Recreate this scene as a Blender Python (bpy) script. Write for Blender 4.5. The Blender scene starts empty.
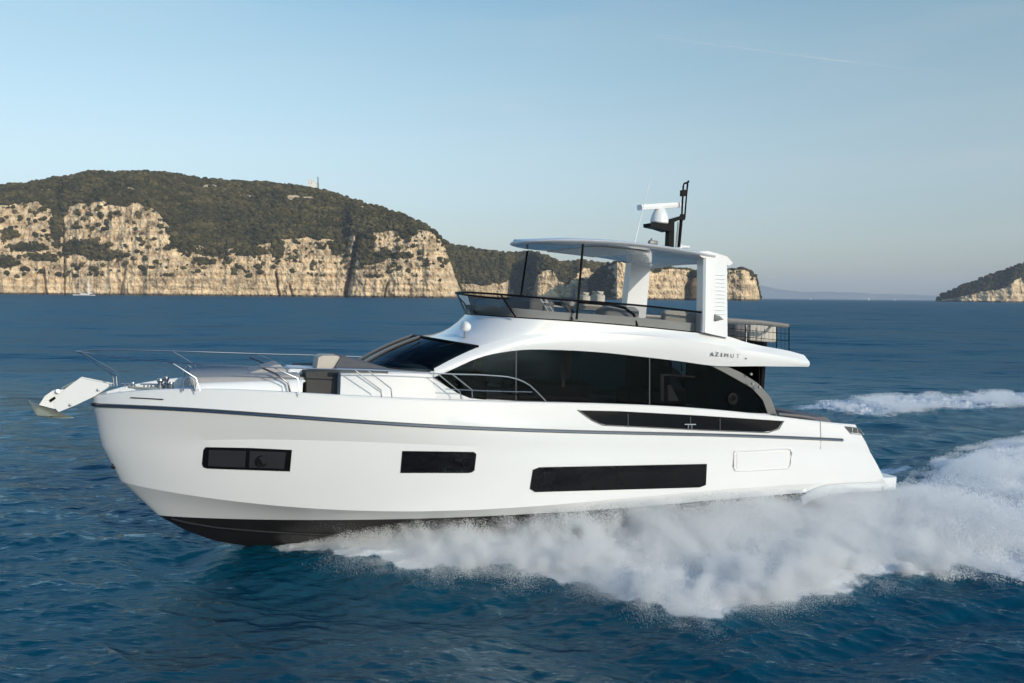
import bpy, math, random
import numpy as np
from mathutils import Matrix, Vector
R = math.radians
scene = bpy.context.scene
# ------------------------------------------------------------------ camera
FPX, CX, CY = 850.0, 512.0, 341.5
CAM = np.array([0.0, 0.0, 6.0])
PITCH, ROLL = math.atan(45.4/850), math.atan(0.009)
fwd = np.array([0, math.cos(PITCH), -math.sin(PITCH)])
up0 = np.array([0, math.sin(PITCH), math.cos(PITCH)])
rt0 = np.array([1.0, 0, 0])
rt = rt0*math.cos(ROLL) + up0*math.sin(ROLL)
upv = -rt0*math.sin(ROLL) + up0*math.cos(ROLL)
cd = bpy.data.cameras.new('camera'); cam = bpy.data.objects.new('camera', cd)
scene.collection.objects.link(cam); scene.camera = cam
cd.sensor_width = 36; cd.lens = 36*FPX/1024; cd.clip_start = 0.5; cd.clip_end = 80000
cam.matrix_world = Matrix(((rt[0], upv[0], -fwd[0], CAM[0]), (rt[1], upv[1], -fwd[1], CAM[1]),
                           (rt[2], upv[2], -fwd[2], CAM[2]), (0, 0, 0, 1)))
# ------------------------------------------------------------------ light
SUN_AZ, SUN_EL = 40.0, 17.0          # degrees right of straight behind the camera, height
sdir = np.array([math.sin(R(SUN_AZ))*math.cos(R(SUN_EL)), -math.cos(R(SUN_AZ))*math.cos(R(SUN_EL)), math.sin(R(SUN_EL))])
w = bpy.data.worlds.new('World'); scene.world = w; w.use_nodes = True
nt = w.node_tree; nt.nodes.clear()
out = nt.nodes.new('ShaderNodeOutputWorld'); bg = nt.nodes.new('ShaderNodeBackground')
sky = nt.nodes.new('ShaderNodeTexSky'); sky.sky_type = 'NISHITA'; sky.sun_disc = False
sky.sun_elevation = R(SUN_EL); sky.sun_rotation = math.atan2(sdir[0], sdir[1])
sky.air_density = 1.0; sky.dust_density = 1.0; sky.ozone_density = 2.0; sky.altitude = 0
bg.inputs['Strength'].default_value = 0.145
tnt = nt.nodes.new('ShaderNodeMix'); tnt.data_type = 'RGBA'; tnt.blend_type = 'MULTIPLY'; tnt.inputs[0].default_value = 1; tnt.inputs[7].default_value = (1.0, 1.0, 1.0, 1)
hs = nt.nodes.new('ShaderNodeHueSaturation'); hs.inputs['Saturation'].default_value = 0.80
wtc = nt.nodes.new('ShaderNodeTexCoord'); wmp = nt.nodes.new('ShaderNodeMapping'); wmp.inputs['Scale'].default_value = (1.2, 1.2, 9); wmp.inputs['Rotation'].default_value = (.03, .05, 0)
wnz = nt.nodes.new('ShaderNodeTexNoise'); wnz.inputs['Scale'].default_value = 2.6; wnz.inputs['Detail'].default_value = 6; wnz.inputs['Roughness'].default_value = .55
wmr = nt.nodes.new('ShaderNodeMapRange'); wmr.inputs[1].default_value = .48; wmr.inputs[2].default_value = .78; wmr.inputs[3].default_value = 0; wmr.inputs[4].default_value = .11
cir = nt.nodes.new('ShaderNodeMix'); cir.data_type = 'RGBA'; cir.inputs[7].default_value = (4.6, 4.5, 4.5, 1)
nt.links.new(wtc.outputs['Generated'], wmp.inputs[0]); nt.links.new(wmp.outputs[0], wnz.inputs['Vector']); nt.links.new(wnz.outputs['Fac'], wmr.inputs[0]); nt.links.new(wmr.outputs[0], cir.inputs[0])
wsp = nt.nodes.new('ShaderNodeSeparateXYZ'); nt.links.new(wtc.outputs['Generated'], wsp.inputs[0])
wr = nt.nodes.new('ShaderNodeValToRGB'); we = wr.color_ramp.elements; we[0].position = 0.0; we[0].color = (.74, .76, .84, 1); we[1].position = .62; we[1].color = (.42, .90, 1.12, 1)
we.new(.10).color = (.82, .87, .89, 1); we.new(.30).color = (1.0, 1.13, 1.02, 1); we.new(.42).color = (.66, 1.0, 1.10, 1)
nt.links.new(wsp.outputs[2], wr.inputs[0]); nt.links.new(wr.outputs[0], tnt.inputs[7])
wsr = nt.nodes.new('ShaderNodeMapRange'); wsr.inputs[1].default_value = .15; wsr.inputs[2].default_value = .6; wsr.inputs[3].default_value = .66; wsr.inputs[4].default_value = 1.25
nt.links.new(wsp.outputs[2], wsr.inputs[0]); nt.links.new(wsr.outputs[0], hs.inputs['Saturation'])
nt.links.new(sky.outputs[0], hs.inputs['Color']); nt.links.new(hs.outputs[0], tnt.inputs[6]); nt.links.new(tnt.outputs[2], cir.inputs[6]); nt.links.new(cir.outputs[2], bg.inputs[0]); nt.links.new(bg.outputs[0], out.inputs[0])
sl = bpy.data.lights.new('sun', 'SUN'); sl.energy = 2.6; sl.angle = R(0.55); sl.color = (1.0, 0.915, 0.80)
so = bpy.data.objects.new('sun', sl); scene.collection.objects.link(so)
so.rotation_euler = Vector(sdir).to_track_quat('Z', 'Y').to_euler(); so.location = (30, -30, 30)
scene.view_settings.view_transform = 'Standard'; scene.view_settings.look = 'None'
scene.view_settings.exposure = 0.15; scene.view_settings.gamma = 1; scene.view_settings.use_curve_mapping = False
scene.cycles.use_denoising = True
scene.cycles.max_bounces = 8; scene.cycles.diffuse_bounces = 5; scene.cycles.glossy_bounces = 4
scene.cycles.transparent_max_bounces = 12; scene.cycles.volume_bounces = 2
scene.cycles.sample_clamp_indirect = 10; scene.cycles.caustics_reflective = False; scene.cycles.caustics_refractive = False
COL = scene.collection
rng = np.random.default_rng(7)
# ------------------------------------------------------------------ pixel helpers
def ray(px, py):
    d = fwd + rt*((px-CX)/FPX) - upv*((py-CY)/FPX)
    return d
def hor(px): return 296.1 + 0.009*(px-512)
def ground(px, py, z=0.0):
    d = ray(px, py); t = (z-CAM[2])/d[2]; return CAM + d*t
def atdist(px, py, D):
    d = ray(px, py); return CAM + d*(D/d[1])
YAW, TRIM = R(21), R(3.0)
_st = atdist(92, 403, 18.5)
ORG = np.array([_st[0], _st[1], 0.0])
def rotm():
    cz, sz, ct, st = math.cos(YAW), math.sin(YAW), math.cos(TRIM), math.sin(TRIM)
    return np.array([[cz, -sz, 0], [sz, cz, 0], [0, 0, 1]]) @ np.array([[ct, 0, st], [0, 1, 0], [-st, 0, ct]])
BR = rotm(); BRi = BR.T
CL = BRi @ (CAM - ORG)
def U(px, py, wl):
    """boat-local point where the sight line meets the plane wl metres to port of the centreline"""
    d = BRi @ ray(px, py); t = (-wl-CL[1])/d[1]; return CL + d*t
def US(px, py, f, lo=0.0, hi=2.9):
    """sight line meets the surface w = f(X, Z)"""
    g = lambda q: f(*U(px, py, q)[[0, 2]]) - q
    a, b = lo, hi
    for _ in range(40):
        m = (a+b)/2
        if g(m) > 0: a = m
        else: b = m
    return U(px, py, (a+b)/2)
def PXY(p):
    d = ORG+BR@np.asarray(p)-CAM; q = d@fwd; return CX+FPX*(d@rt)/q, CY-FPX*(d@upv)/q
def toworld(p): return ORG + BR @ np.asarray(p)
def tolocal(P): return (np.asarray(P)-ORG) @ BR
# ------------------------------------------------------------------ numpy noise
def _h(*a):
    x = np.zeros_like(a[0], dtype=np.uint64)
    for i, v in enumerate(a):
        x = (x ^ (v.astype(np.int64).astype(np.uint64)*np.uint64([0x9E3779B185EBCA87, 0xC2B2AE3D27D4EB4F, 0x165667B19E3779F9][i])))
        x ^= x >> np.uint64(29); x *= np.uint64(0xBF58476D1CE4E5B9); x ^= x >> np.uint64(32)
    return (x & np.uint64(0xFFFFFF)).astype(np.float64)/0xFFFFFF
def vn2(x, y):
    xi, yi = np.floor(x), np.floor(y); fx, fy = x-xi, y-yi
    fx = fx*fx*(3-2*fx); fy = fy*fy*(3-2*fy)
    a = _h(xi, yi)*(1-fx)+_h(xi+1, yi)*fx; b = _h(xi, yi+1)*(1-fx)+_h(xi+1, yi+1)*fx
    return a*(1-fy)+b*fy
def fbm(x, y, o=5, g=0.5):
    s, a, n = 0, 1.0, 0
    for i in range(o):
        s = s+a*vn2(x*2**i+17.3*i, y*2**i-9.1*i); n += a; a *= g
    return s/n
def vn3(x, y, z):
    zi = np.floor(z); fz = z-zi; fz = fz*fz*(3-2*fz)
    xi, yi = np.floor(x), np.floor(y); fx, fy = x-xi, y-yi
    fx = fx*fx*(3-2*fx); fy = fy*fy*(3-2*fy)
    def sl(k):
        a = _h(xi, yi, k)*(1-fx)+_h(xi+1, yi, k)*fx; b = _h(xi, yi+1, k)*(1-fx)+_h(xi+1, yi+1, k)*fx
        return a*(1-fy)+b*fy
    return sl(zi)*(1-fz)+sl(zi+1)*fz
def sst(a, b, x):
    t = np.clip((x-a)/(b-a), 0, 1); return t*t*(3-2*t)
# ------------------------------------------------------------------ materials
def mat(name, col, rough=0.5, metal=0.0, spec=0.5, coat=0.0, var=0.0, vscale=3.0, bump=0.0, bscale=40.0, stretch=(1, 1, 1)):
    m = bpy.data.materials.new(name); m.use_nodes = True
    n = m.node_tree; p = n.nodes['Principled BSDF']
    p.inputs['Base Color'].default_value = (*col, 1); p.inputs['Roughness'].default_value = rough
    p.inputs['Metallic'].default_value = metal; p.inputs['Specular IOR Level'].default_value = spec
    p.inputs['Coat Weight'].default_value = coat; p.inputs['Coat Roughness'].default_value = 0.04
    tc = n.nodes.new('ShaderNodeTexCoord'); mp = n.nodes.new('ShaderNodeMapping'); mp.inputs['Scale'].default_value = stretch
    n.links.new(tc.outputs['Object'], mp.inputs[0])
    nz = n.nodes.new('ShaderNodeTexNoise'); nz.inputs['Scale'].default_value = vscale; nz.inputs['Detail'].default_value = 5
    n.links.new(mp.outputs[0], nz.inputs['Vector'])
    mx = n.nodes.new('ShaderNodeMix'); mx.data_type = 'RGBA'
    mx.inputs[6].default_value = (*[c*(1-var) for c in col], 1); mx.inputs[7].default_value = (*[min(1, c*(1+var*0.6)) for c in col], 1)
    n.links.new(nz.outputs['Fac'], mx.inputs[0]); n.links.new(mx.outputs[2], p.inputs['Base Color'])
    if bump > 0:
        nb = n.nodes.new('ShaderNodeTexNoise'); nb.inputs['Scale'].default_value = bscale; nb.inputs['Detail'].default_value = 4
        n.links.new(mp.outputs[0], nb.inputs['Vector'])
        b = n.nodes.new('ShaderNodeBump'); b.inputs['Strength'].default_value = bump; b.inputs['Distance'].default_value = 0.02
        n.links.new(nb.outputs['Fac'], b.inputs['Height']); n.links.new(b.outputs[0], p.inputs['Normal'])
    return m
M = {}
M['gel'] = mat('white_gelcoat', (0.735, 0.735, 0.725), 0.14, coat=0.6, var=0.03, vscale=0.6)
M['gel_matt'] = mat('white_nonslip', (0.74, 0.73, 0.70), 0.5, var=0.05, vscale=4)
M['bottom'] = mat('antifouling_paint', (0.018, 0.015, 0.014), 0.35, var=0.3, vscale=3)
M['steel'] = mat('stainless_steel', (0.40, 0.40, 0.41), 0.32, metal=1.0, var=0.05)
M['darksteel'] = mat('rub_rail_metal', (0.10, 0.10, 0.105), 0.3, metal=0.8, var=0.1)
M['grey'] = mat('metallic_grey_paint', (0.16, 0.157, 0.15), 0.4, metal=0.3, coat=0.3, var=0.05)
M['black'] = mat('black_paint', (0.008, 0.008, 0.009), 0.4, spec=0.06, var=0.2)
M['blackglass'] = mat('black_window_glass', (0.006, 0.006, 0.007), 0.04, spec=0.22, var=0.2)
M['fabric'] = mat('grey_upholstery', (0.34, 0.33, 0.32), 0.85, var=0.1, vscale=6, bump=0.3, bscale=120)
M['fabric_dark'] = mat('taupe_upholstery', (0.16, 0.15, 0.145), 0.8, var=0.12, vscale=6, bump=0.3, bscale=120)
M['beige'] = mat('beige_upholstery', (0.52, 0.47, 0.40), 0.8, var=0.08, vscale=6, bump=0.3, bscale=120)
M['well'] = mat('painted_well_shade', (0.05, 0.048, 0.045), 0.8, var=0.2)  # dark colour carries the shade of the open well
M['teak'] = mat('teak_wood', (0.30, 0.20, 0.12), 0.6, var=0.3, vscale=8, stretch=(1, 14, 1))
M['galv'] = mat('galvanised_anchor', (0.36, 0.38, 0.31), 0.42, metal=0.6, var=0.15, vscale=8)
M['galv_pale'] = mat('cast_bracket', (0.78, 0.77, 0.74), 0.5, metal=0.2, var=0.2, vscale=20)
M['plastic'] = mat('white_plastic', (0.78, 0.78, 0.76), 0.35, var=0.03)
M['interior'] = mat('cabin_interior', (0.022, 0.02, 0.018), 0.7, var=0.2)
M['liner'] = mat('coaming_liner', (0.60, 0.59, 0.56), 0.7, var=0.1)
M['interior_pale'] = mat('cabin_panel', (0.75, 0.71, 0.64), 0.7, var=0.1)
def glass(name, tint, gl=0.08, rough=0.02):
    m = bpy.data.materials.new(name); m.use_nodes = True; n = m.node_tree; n.nodes.clear()
    o = n.nodes.new('ShaderNodeOutputMaterial'); t = n.nodes.new('ShaderNodeBsdfTransparent'); g = n.nodes.new('ShaderNodeBsdfGlossy')
    t.inputs[0].default_value = (*tint, 1); g.inputs['Roughness'].default_value = rough
    f = n.nodes.new('ShaderNodeFresnel'); f.inputs[0].default_value = 1.22
    mx = n.nodes.new('ShaderNodeMixShader')
    n.links.new(f.outputs[0], mx.inputs[0]); n.links.new(t.outputs[0], mx.inputs[1]); n.links.new(g.outputs[0], mx.inputs[2])
    n.links.new(mx.outputs[0], o.inputs[0]); return m
M['tint'] = glass('tinted_side_glass', (0.38, 0.38, 0.39))
M['screen'] = glass('smoked_windscreen_glass', (0.62, 0.63, 0.64))
M['wind'] = glass('windshield_glass', (0.13, 0.16, 0.18))
# ------------------------------------------------------------------ mesh builder
class MB:
    def __init__(s): s.v = []; s.f = []
    def add(s, V, F):
        o = len(s.v); s.v += [tuple(map(float, p)) for p in V]; s.f += [tuple(int(i)+o for i in q) for q in F]; return s
    def grid(s, G, close=False):
        G = [[np.asarray(p, float) for p in r] for r in G]; n, m = len(G), len(G[0])
        V = [p for r in G for p in r]; F = []
        for i in range(n-1):
            for j in range(m-1 + (1 if close else 0)):
                k = (j+1) % m; F.append((i*m+j, i*m+k, (i+1)*m+k, (i+1)*m+j))
        return s.add(V, F)
    def slab(s, G, off):
        """grid surface given a thickness vector off"""
        off = np.asarray(off, float); A = [[np.asarray(p, float) for p in r] for r in G]; n, m = len(A), len(A[0])
        V = [p for r in A for p in r] + [p+off for r in A for p in r]; F = []; K = n*m
        for i in range(n-1):
            for j in range(m-1):
                a, b, c, d = i*m+j, i*m+j+1, (i+1)*m+j+1, (i+1)*m+j
                F += [(a, b, c, d), (K+d, K+c, K+b, K+a)]
        ring = [j for j in range(m)] + [i*m+m-1 for i in range(1, n)] + [(n-1)*m+j for j in range(m-2, -1, -1)] + [i*m for i in range(n-2, 0, -1)]
        for q in range(len(ring)):
            a, b = ring[q], ring[(q+1) % len(ring)]; F.append((b, a, K+a, K+b))
        return s.add(V, F)
    def prism(s, poly, off):
        poly = [np.asarray(p, float) for p in poly]; n = len(poly); off = np.asarray(off, float)
        V = poly + [p+off for p in poly]
        F = [tuple(range(n)), tuple(range(2*n-1, n-1, -1))] + [(i, i+n, (i+1) % n+n, (i+1) % n) for i in range(n)]
        return s.add(V, F)
    def box(s, c, h, rot=None, bev=0.0):
        c = np.asarray(c, float); hx, hy, hz = h
        V = []
        b = min(bev, hx*.9, hy*.9, hz*.9)
        rings = [(-hz, b), (-hz+b, 0), (hz-b, 0), (hz, b)] if b > 0 else [(-hz, 0), (hz, 0)]
        rr = []
        for z, ins in rings:
            x, y = hx-ins, hy-ins
            if b > 0:
                q = []
                for sx, sy, a0 in ((1, 1, 0), (-1, 1, 90), (-1, -1, 180), (1, -1, 270)):
                    for a in (0, 30, 60, 90):
                        aa = R(a0+a); q.append((sx*(x-b)+b*math.cos(aa), sy*(y-b)+b*math.sin(aa), z))
                rr.append(q)
            else: rr.append([(x, y, z), (-x, y, z), (-x, -y, z), (x, -y, z)])
        n = len(rr[0]); V = [np.array(p) for q in rr for p in q]
        if rot is not None: V = [rot @ p for p in V]
        V = [p+c for p in V]; F = []
        for i in range(len(rr)-1):
            for j in range(n): k = (j+1) % n; F.append((i*n+j, i*n+k, (i+1)*n+k, (i+1)*n+j))
        F.append(tuple(range(n-1, -1, -1))); F.append(tuple((len(rr)-1)*n+j for j in range(n)))
        return s.add(V, F)
    def tube(s, pts, r, n=8, flat=1.0):
        P = [np.asarray(p, float) for p in pts]; rs = r if hasattr(r, '__len__') else [r]*len(P); rings = []
        up = np.array([0, 0, 1.0])
        for i, p in enumerate(P):
            t = P[min(i+1, len(P)-1)]-P[max(i-1, 0)]; t = t/(np.linalg.norm(t)+1e-9)
            a = np.cross(t, up)
            if np.linalg.norm(a) < 0.05: a = np.cross(t, [0, 1.0, 0])
            a /= np.linalg.norm(a); b = np.cross(a, t)
            rings.append([p+rs[i]*(a*math.cos(2*math.pi*k/n)+flat*b*math.sin(2*math.pi*k/n)) for k in range(n)])
        s.grid(rings, close=True); o = len(s.v)
        s.f.append(tuple(range(o-n, o))); s.f.append(tuple(range(o-n*len(P)+n-1, o-n*len(P)-1, -1))); return s
    def lathe(s, c, prof, n=24, axis=(0, 0, 1)):
        ax = np.asarray(axis, float); ax /= np.linalg.norm(ax); a = np.cross(ax, [1, 0, 0] if abs(ax[0]) < .9 else [0, 1, 0]); a /= np.linalg.norm(a); b = np.cross(ax, a)
        rings = [[np.asarray(c)+ax*h+r*(a*math.cos(2*math.pi*k/n)+b*math.sin(2*math.pi*k/n)) for k in range(n)] for r, h in prof]
        s.grid(rings, close=True); o = len(s.v)
        s.f.append(tuple(range(o-n, o))); s.f.append(tuple(range(o-n*len(prof)+n-1, o-n*len(prof)-1, -1))); return s
    def mirror(s):
        o = len(s.v); s.v += [(x, -y, z) for x, y, z in s.v]; s.f += [tuple(i+o for i in reversed(q)) for q in s.f]; return s
    def build(s, name, m, parent=None, smooth=30):
        me = bpy.data.meshes.new(name); me.from_pydata(s.v, [], s.f); me.update()
        import bmesh
        bm = bmesh.new(); bm.from_mesh(me); bmesh.ops.remove_doubles(bm, verts=bm.verts, dist=1e-5); bmesh.ops.recalc_face_normals(bm, faces=bm.faces)
        if smooth:
            for f in bm.faces: f.smooth = True
            for e in bm.edges:
                if len(e.link_faces) == 2 and e.calc_face_angle(0) > R(smooth): e.smooth = False
        bm.to_mesh(me); bm.free()
        o = bpy.data.objects.new(name, me); COL.objects.link(o); me.materials.append(M[m] if isinstance(m, str) else m)
        if parent is not None: o.parent = parent
        return o
def npmesh(name, V, F, m, attrs=None, smooth=True, parent=None):
    V = np.asarray(V, np.float32); F = np.asarray(F, np.int32); me = bpy.data.meshes.new(name); k = F.shape[1]
    me.vertices.add(len(V)); me.vertices.foreach_set('co', V.ravel())
    me.loops.add(F.size); me.loops.foreach_set('vertex_index', F.ravel())
    me.polygons.add(len(F)); me.polygons.foreach_set('loop_start', np.arange(0, F.size, k, dtype=np.int32))
    me.polygons.foreach_set('use_smooth', np.full(len(F), smooth, bool))
    for an, av in (attrs or {}).items():
        at = me.attributes.new(an, 'FLOAT', 'POINT'); at.data.foreach_set('value', np.asarray(av, np.float32))
    me.update(calc_edges=True); me.validate()
    o = bpy.data.objects.new(name, me); COL.objects.link(o)
    if m is not None: me.materials.append(m)
    if parent is not None: o.parent = parent
    return o
def gridF(n, m, wrap=False):
    i, j = np.meshgrid(np.arange(n-1), np.arange(m if wrap else m-1), indexing='ij'); k = (j+1) % m
    return np.stack([i*m+j, i*m+k, (i+1)*m+k, (i+1)*m+j], -1).reshape(-1, 4)
def tag(o, label=None, cat=None, group=None, kind=None):
    if label: o['label'] = label
    if cat: o['category'] = cat
    if group: o['group'] = group
    if kind: o['kind'] = kind
    return o
def empty(name, mw):
    o = bpy.data.objects.new(name, None); COL.objects.link(o); o.matrix_world = mw; o.empty_display_size = 0.3; return o
# ================================================================== YACHT: curves of the hull
yacht = empty('motor_yacht', Matrix([[*BR[0], ORG[0]], [*BR[1], ORG[1]], [*BR[2], ORG[2]], [0, 0, 0, 1]]))
tag(yacht, 'large white flybridge motor yacht speeding to the left with its bow lifted', 'yacht')
def beam(full, run, p, q, aft):
    def f(d):
        d = max(d, 0.0); b = full*(1-(1-min(d/run, 1))**p)**q
        return b - aft*max(0, (d-11)/9)**2
    return f
def hullcurve(trace, bf, deg):
    X0 = U(*trace[0], 0.0)[0]; pts = []
    for i, (px, py) in enumerate(trace):
        pts.append(U(px, py, 0.0) if i == 0 else US(px, py, lambda X, Z: bf(X-X0)))
    pts = np.array(pts); c = np.polyfit(pts[:, 0], pts[:, 2], deg); 
    # exact at the stem, fair elsewhere
    e0 = pts[0, 2]-np.polyval(c, X0)
    zf = lambda X: np.polyval(c, X)+e0*math.exp(-max(0, X-X0)/1.0)
    return dict(X0=X0, X1=pts[-1, 0], z=zf, w=lambda X: bf(X-X0))
C_G = hullcurve([(92, 398), (105, 391), (125, 387), (160, 389), (210, 393), (300, 396.5), (400, 399), (500, 401.5), (600, 405.5), (700, 411), (770, 417), (830, 422.5), (856, 427)], beam(2.45, 8.5, 2.4, 0.70, 0.12), 5)
C_R = hullcurve([(92, 404), (150, 407), (210, 411), (300, 417.5), (400, 424), (500, 429), (600, 432.5), (700, 434.5), (800, 438), (865, 441)], beam(2.50, 8.5, 2.4, 0.68, 0.12), 5)
C_A = hullcurve([(102, 446), (130, 441), (200, 439.5), (300, 441), (400, 444), (500, 447), (600, 449), (700, 450), (870, 452)], beam(2.49, 10.0, 2.3, 0.70, 0.12), 4)
C_K = hullcurve([(120.5, 481), (135, 485.5), (170, 491), (220, 499), (300, 508.5), (400, 511.5), (500, 508), (600, 500.5), (700, 492), (800, 484), (884, 479)], beam(2.46, 11.0, 2.2, 0.74, 0.12), 5)
C_B = hullcurve([(158, 515), (200, 517), (250, 519), (350, 520), (450, 518), (550, 513), (640, 506), (740, 498), (830, 491), (888, 487)], beam(2.36, 12.0, 2.05, 0.82, 0.12), 4)
# keel
kt = [(158, 515), (185, 530), (215, 541), (265, 549)]
kp = np.array([U(*p, 0.0) for p in kt])
KX = np.concatenate([kp[:, 0], [kp[-1, 0]+2, kp[-1, 0]+5, kp[-1, 0]+9, 19.6]])
KZ = np.concatenate([kp[:, 2], [kp[-1, 2]-.33, kp[-1, 2]-.55, kp[-1, 2]-.6, kp[-1, 2]-.6]])
CURVES = [C_G, C_R, C_A, C_K, C_B]
NS = 70
tt = np.linspace(0, 1, NS)**1.7
def crow(c, s): X = c['X0']+(c['X1']-c['X0'])*s; return np.array([X, -c['w'](X), c['z'](X)])
def hullw(X, Z):
    zs = [c['z'](X) for c in CURVES]; ws = [c['w'](X) if X > c['X0'] else 0.0 for c in CURVES]
    b_ = float(np.interp(-Z, [-z for z in zs], ws)); fade = min(1, max(0, X-1)/2)
    for i, bl in ((1, .01), (2, .025), (3, -.01)):
        if zs[i+1] < Z < zs[i]: u = (Z-zs[i])/(zs[i+1]-zs[i]); b_ += bl*4*u*(1-u)*fade
    return b_+.006
def seg(a, b, n, bulge):
    return [a+(b-a)*k/n+np.array([0, -bulge*4*(k/n)*(1-k/n), 0]) for k in range(n+1)]
rows_up = []; rows_bot = []
for s in tt:
    P = [crow(c, s) for c in CURVES]; fade = min(1, s*6)
    r = seg(P[0], P[1], 2, 0.0)[:-1] + seg(P[1], P[2], 3, 0.01*fade)[:-1] + seg(P[2], P[3], 6, 0.025*fade)[:-1] + seg(P[3], P[4], 3, -0.01*fade)
    rows_up.append(r)
    X = P[4][0]; k = KX[0]+(19.6-KX[0])*s; K = np.array([k, 0, np.interp(k, KX, KZ)])
    if s == 0: K = P[4].copy()
    chn = P[4]+np.array([0, 0.10*fade, -0.02*fade])      # small step in at the chine
    rows_bot.append([P[4], chn]+seg(chn, K, 5, 0.06*fade)[1:])
h = MB(); h.grid(rows_up)
# transom
h.mirror()
tr = rows_up[-1]; h.grid([tr, [np.array([p[0]+0.04, -p[1], p[2]]) for p in tr]])
hull = h.build('hull', 'gel', yacht, 11)
b = MB(); b.grid(rows_bot); b.mirror(); tr = rows_bot[-1]; b.grid([tr, [p*[1, -1, 1] for p in tr]])
bot = b.build('bottom', 'bottom', yacht, 30)
for sgn in (1, -1):   # spray rail along the dark bottom
    pts = [r[3]*[1, sgn, 1] for r in rows_bot[6:60]]
    MB().tube(pts, 0.035, 6).build('spray_rail', 'bottom', bot)
# gunwale cap + deck
gw = [crow(C_G, s) for s in tt]
def inward(p, d): return np.array([p[0]+(0.12 if abs(p[1]) < 0.3 else 0.0)*d/0.16, -max(0, -p[1]-d), p[2]])
cap_rows = [[p, inward(p, .03)+[0, 0, .035], inward(p, .15)+[0, 0, .035], inward(p, .18)+[0, 0, 0], inward(p, .18)+[0, 0, -.16], inward(p, .9)+[0, 0, -.13], np.array([inward(p, .18)[0], 0, p[2]-.10])] for p in gw]
MB().grid(cap_rows).mirror().build('deck', 'gel_matt', yacht, 30)
# rub rail in three lines: dark band with steel strip
for sgn in (1, -1):
    pts = [(crow(C_R, s)+np.array([0, -.008, 0]))*[1, sgn, 1] for s in np.linspace(0, 0.97, 80)**1.4]
    rr = MB().tube(pts, 0.042, 8).build('rub_rail', 'darksteel', hull)
    MB().tube([p+np.array([0, -.035*sgn, -0.012]) for p in pts], 0.014, 6).build('steel_strip', 'steel', rr)
def patch(top, bot_, f, off=0.014, nx=24, nz=6, thick=0.05):
    tx = np.array(top, float); bx = np.array(bot_, float)
    def samp(tr, n):
        d = np.r_[0, np.cumsum(np.hypot(*np.diff(tr, axis=0).T))]; q = np.linspace(0, d[-1], n)
        return np.c_[np.interp(q, d, tr[:, 0]), np.interp(q, d, tr[:, 1])]
    a, c = samp(tx, nx), samp(bx, nx); G = []
    for k in range(nz+1):
        u = k/nz; row = a*(1-u)+c*u
        G.append([US(px, py, lambda X, Z: f(X, Z)+off) for px, py in row])
    return MB().slab(G, (0, thick, 0))
def both(mb, name, m, parent, smooth=30):
    import copy
    a = mb.build(name, m, parent, smooth)
    m2 = MB(); m2.v = [(x, -y, z) for x, y, z in mb.v]; m2.f = [tuple(reversed(q)) for q in mb.f]
    b_ = m2.build(name, m, parent, smooth); return a, b_
hw1 = both(patch([(203.5, 450), (205, 447.2), (250, 448), (292, 450)], [(202, 464), (202.8, 467.2), (207, 468.6), (290, 471.5)], hullw), 'hull_window', 'blackglass', hull)
hw2 = both(patch([(402.5, 451), (474, 452), (476.5, 454)], [(400.5, 473), (471, 473), (474.5, 470.5)], hullw), 'hull_window', 'blackglass', hull)
hw3 = both(patch([(533, 470), (535, 467.4), (707, 464)], [(530, 489), (530.5, 492.3), (705, 487.3), (706, 485)], hullw), 'hull_window', 'blackglass', hull)
M['pane'] = mat('recessed_pane', (0.03, 0.03, 0.032), 0.12, var=0.2)
for (px, py, par, rr_) in ((262, 461, hw1, .13), (466, 463.5, hw2, .11)):
    p = US(px, py, lambda X, Z: hullw(X, Z)+0.02)
    for sg, q in ((1, par[0]), (-1, par[1])):
        MB().lathe(p*[1, sg, 1], [(rr_*.72, -.01), (rr_*.76, .012), (rr_*.9, .02), (rr_, .006), (rr_, -.01)], 24, (0, -sg, 0)).build('porthole_ring', 'black', q)
# inner lighter panes of the forward window
for (t_, b_, par) in (([(209, 450), (246, 451)], [(208, 466), (245, 467.5)], hw1), ([(250, 451), (286, 452.3)], [(249, 467.6), (284, 468.8)], hw1)):
    a, c = patch(t_, b_, lambda X, Z: hullw(X, Z)+0.012, 0.004, 6, 2, 0.006).build('pane', 'pane', par[0]), None
# side hatch with raised rim
def loop_on(poly, f, off):
    return [US(px, py, lambda X, Z: f(X, Z)+off) for px, py in poly]
hp = [(735, 451.5), (740, 451), (786, 448.5), (790, 449), (791.5, 452), (790, 466), (788, 468.5), (740, 471), (735.5, 470.5), (733.5, 467), (734, 454)]
L = loop_on(hp, hullw, 0.008); hh = MB().tube(L+[L[0]], 0.022, 6)
both(hh, 'hatch_rim', 'gel', hull)
hp2 = [(737, 453.5), (787, 451), (786, 466), (737, 468.5)]
both(patch(hp2[:2], [hp2[3], hp2[2]], hullw, 0.006, 6, 2, .02), 'side_hatch', 'gel', hull)
# black glass let into the bulwark
both(patch([(578, 410.3), (620, 411.2), (700, 415.5), (783, 421)], [(592, 420), (603, 424.5), (700, 429.5), (768, 432), (778, 428.5)], hullw, 0.010, 26, 3), 'bulwark_window', 'blackglass', hull)
both(MB().tube(loop_on([(578, 410), (592, 420), (603, 425), (700, 430), (768, 432.6), (779, 429), (784, 421)], hullw, 0.012), 0.014, 6), 'window_trim', 'grey', hull)
for x in (628, 690.5, 720):
    MB().tube(loop_on([(x, 411.5+(x-580)*.05), (x, 426+(x-600)*.045)], hullw, 0.02), 0.008, 6).build('window_mullion', 'grey', hull)
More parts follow.
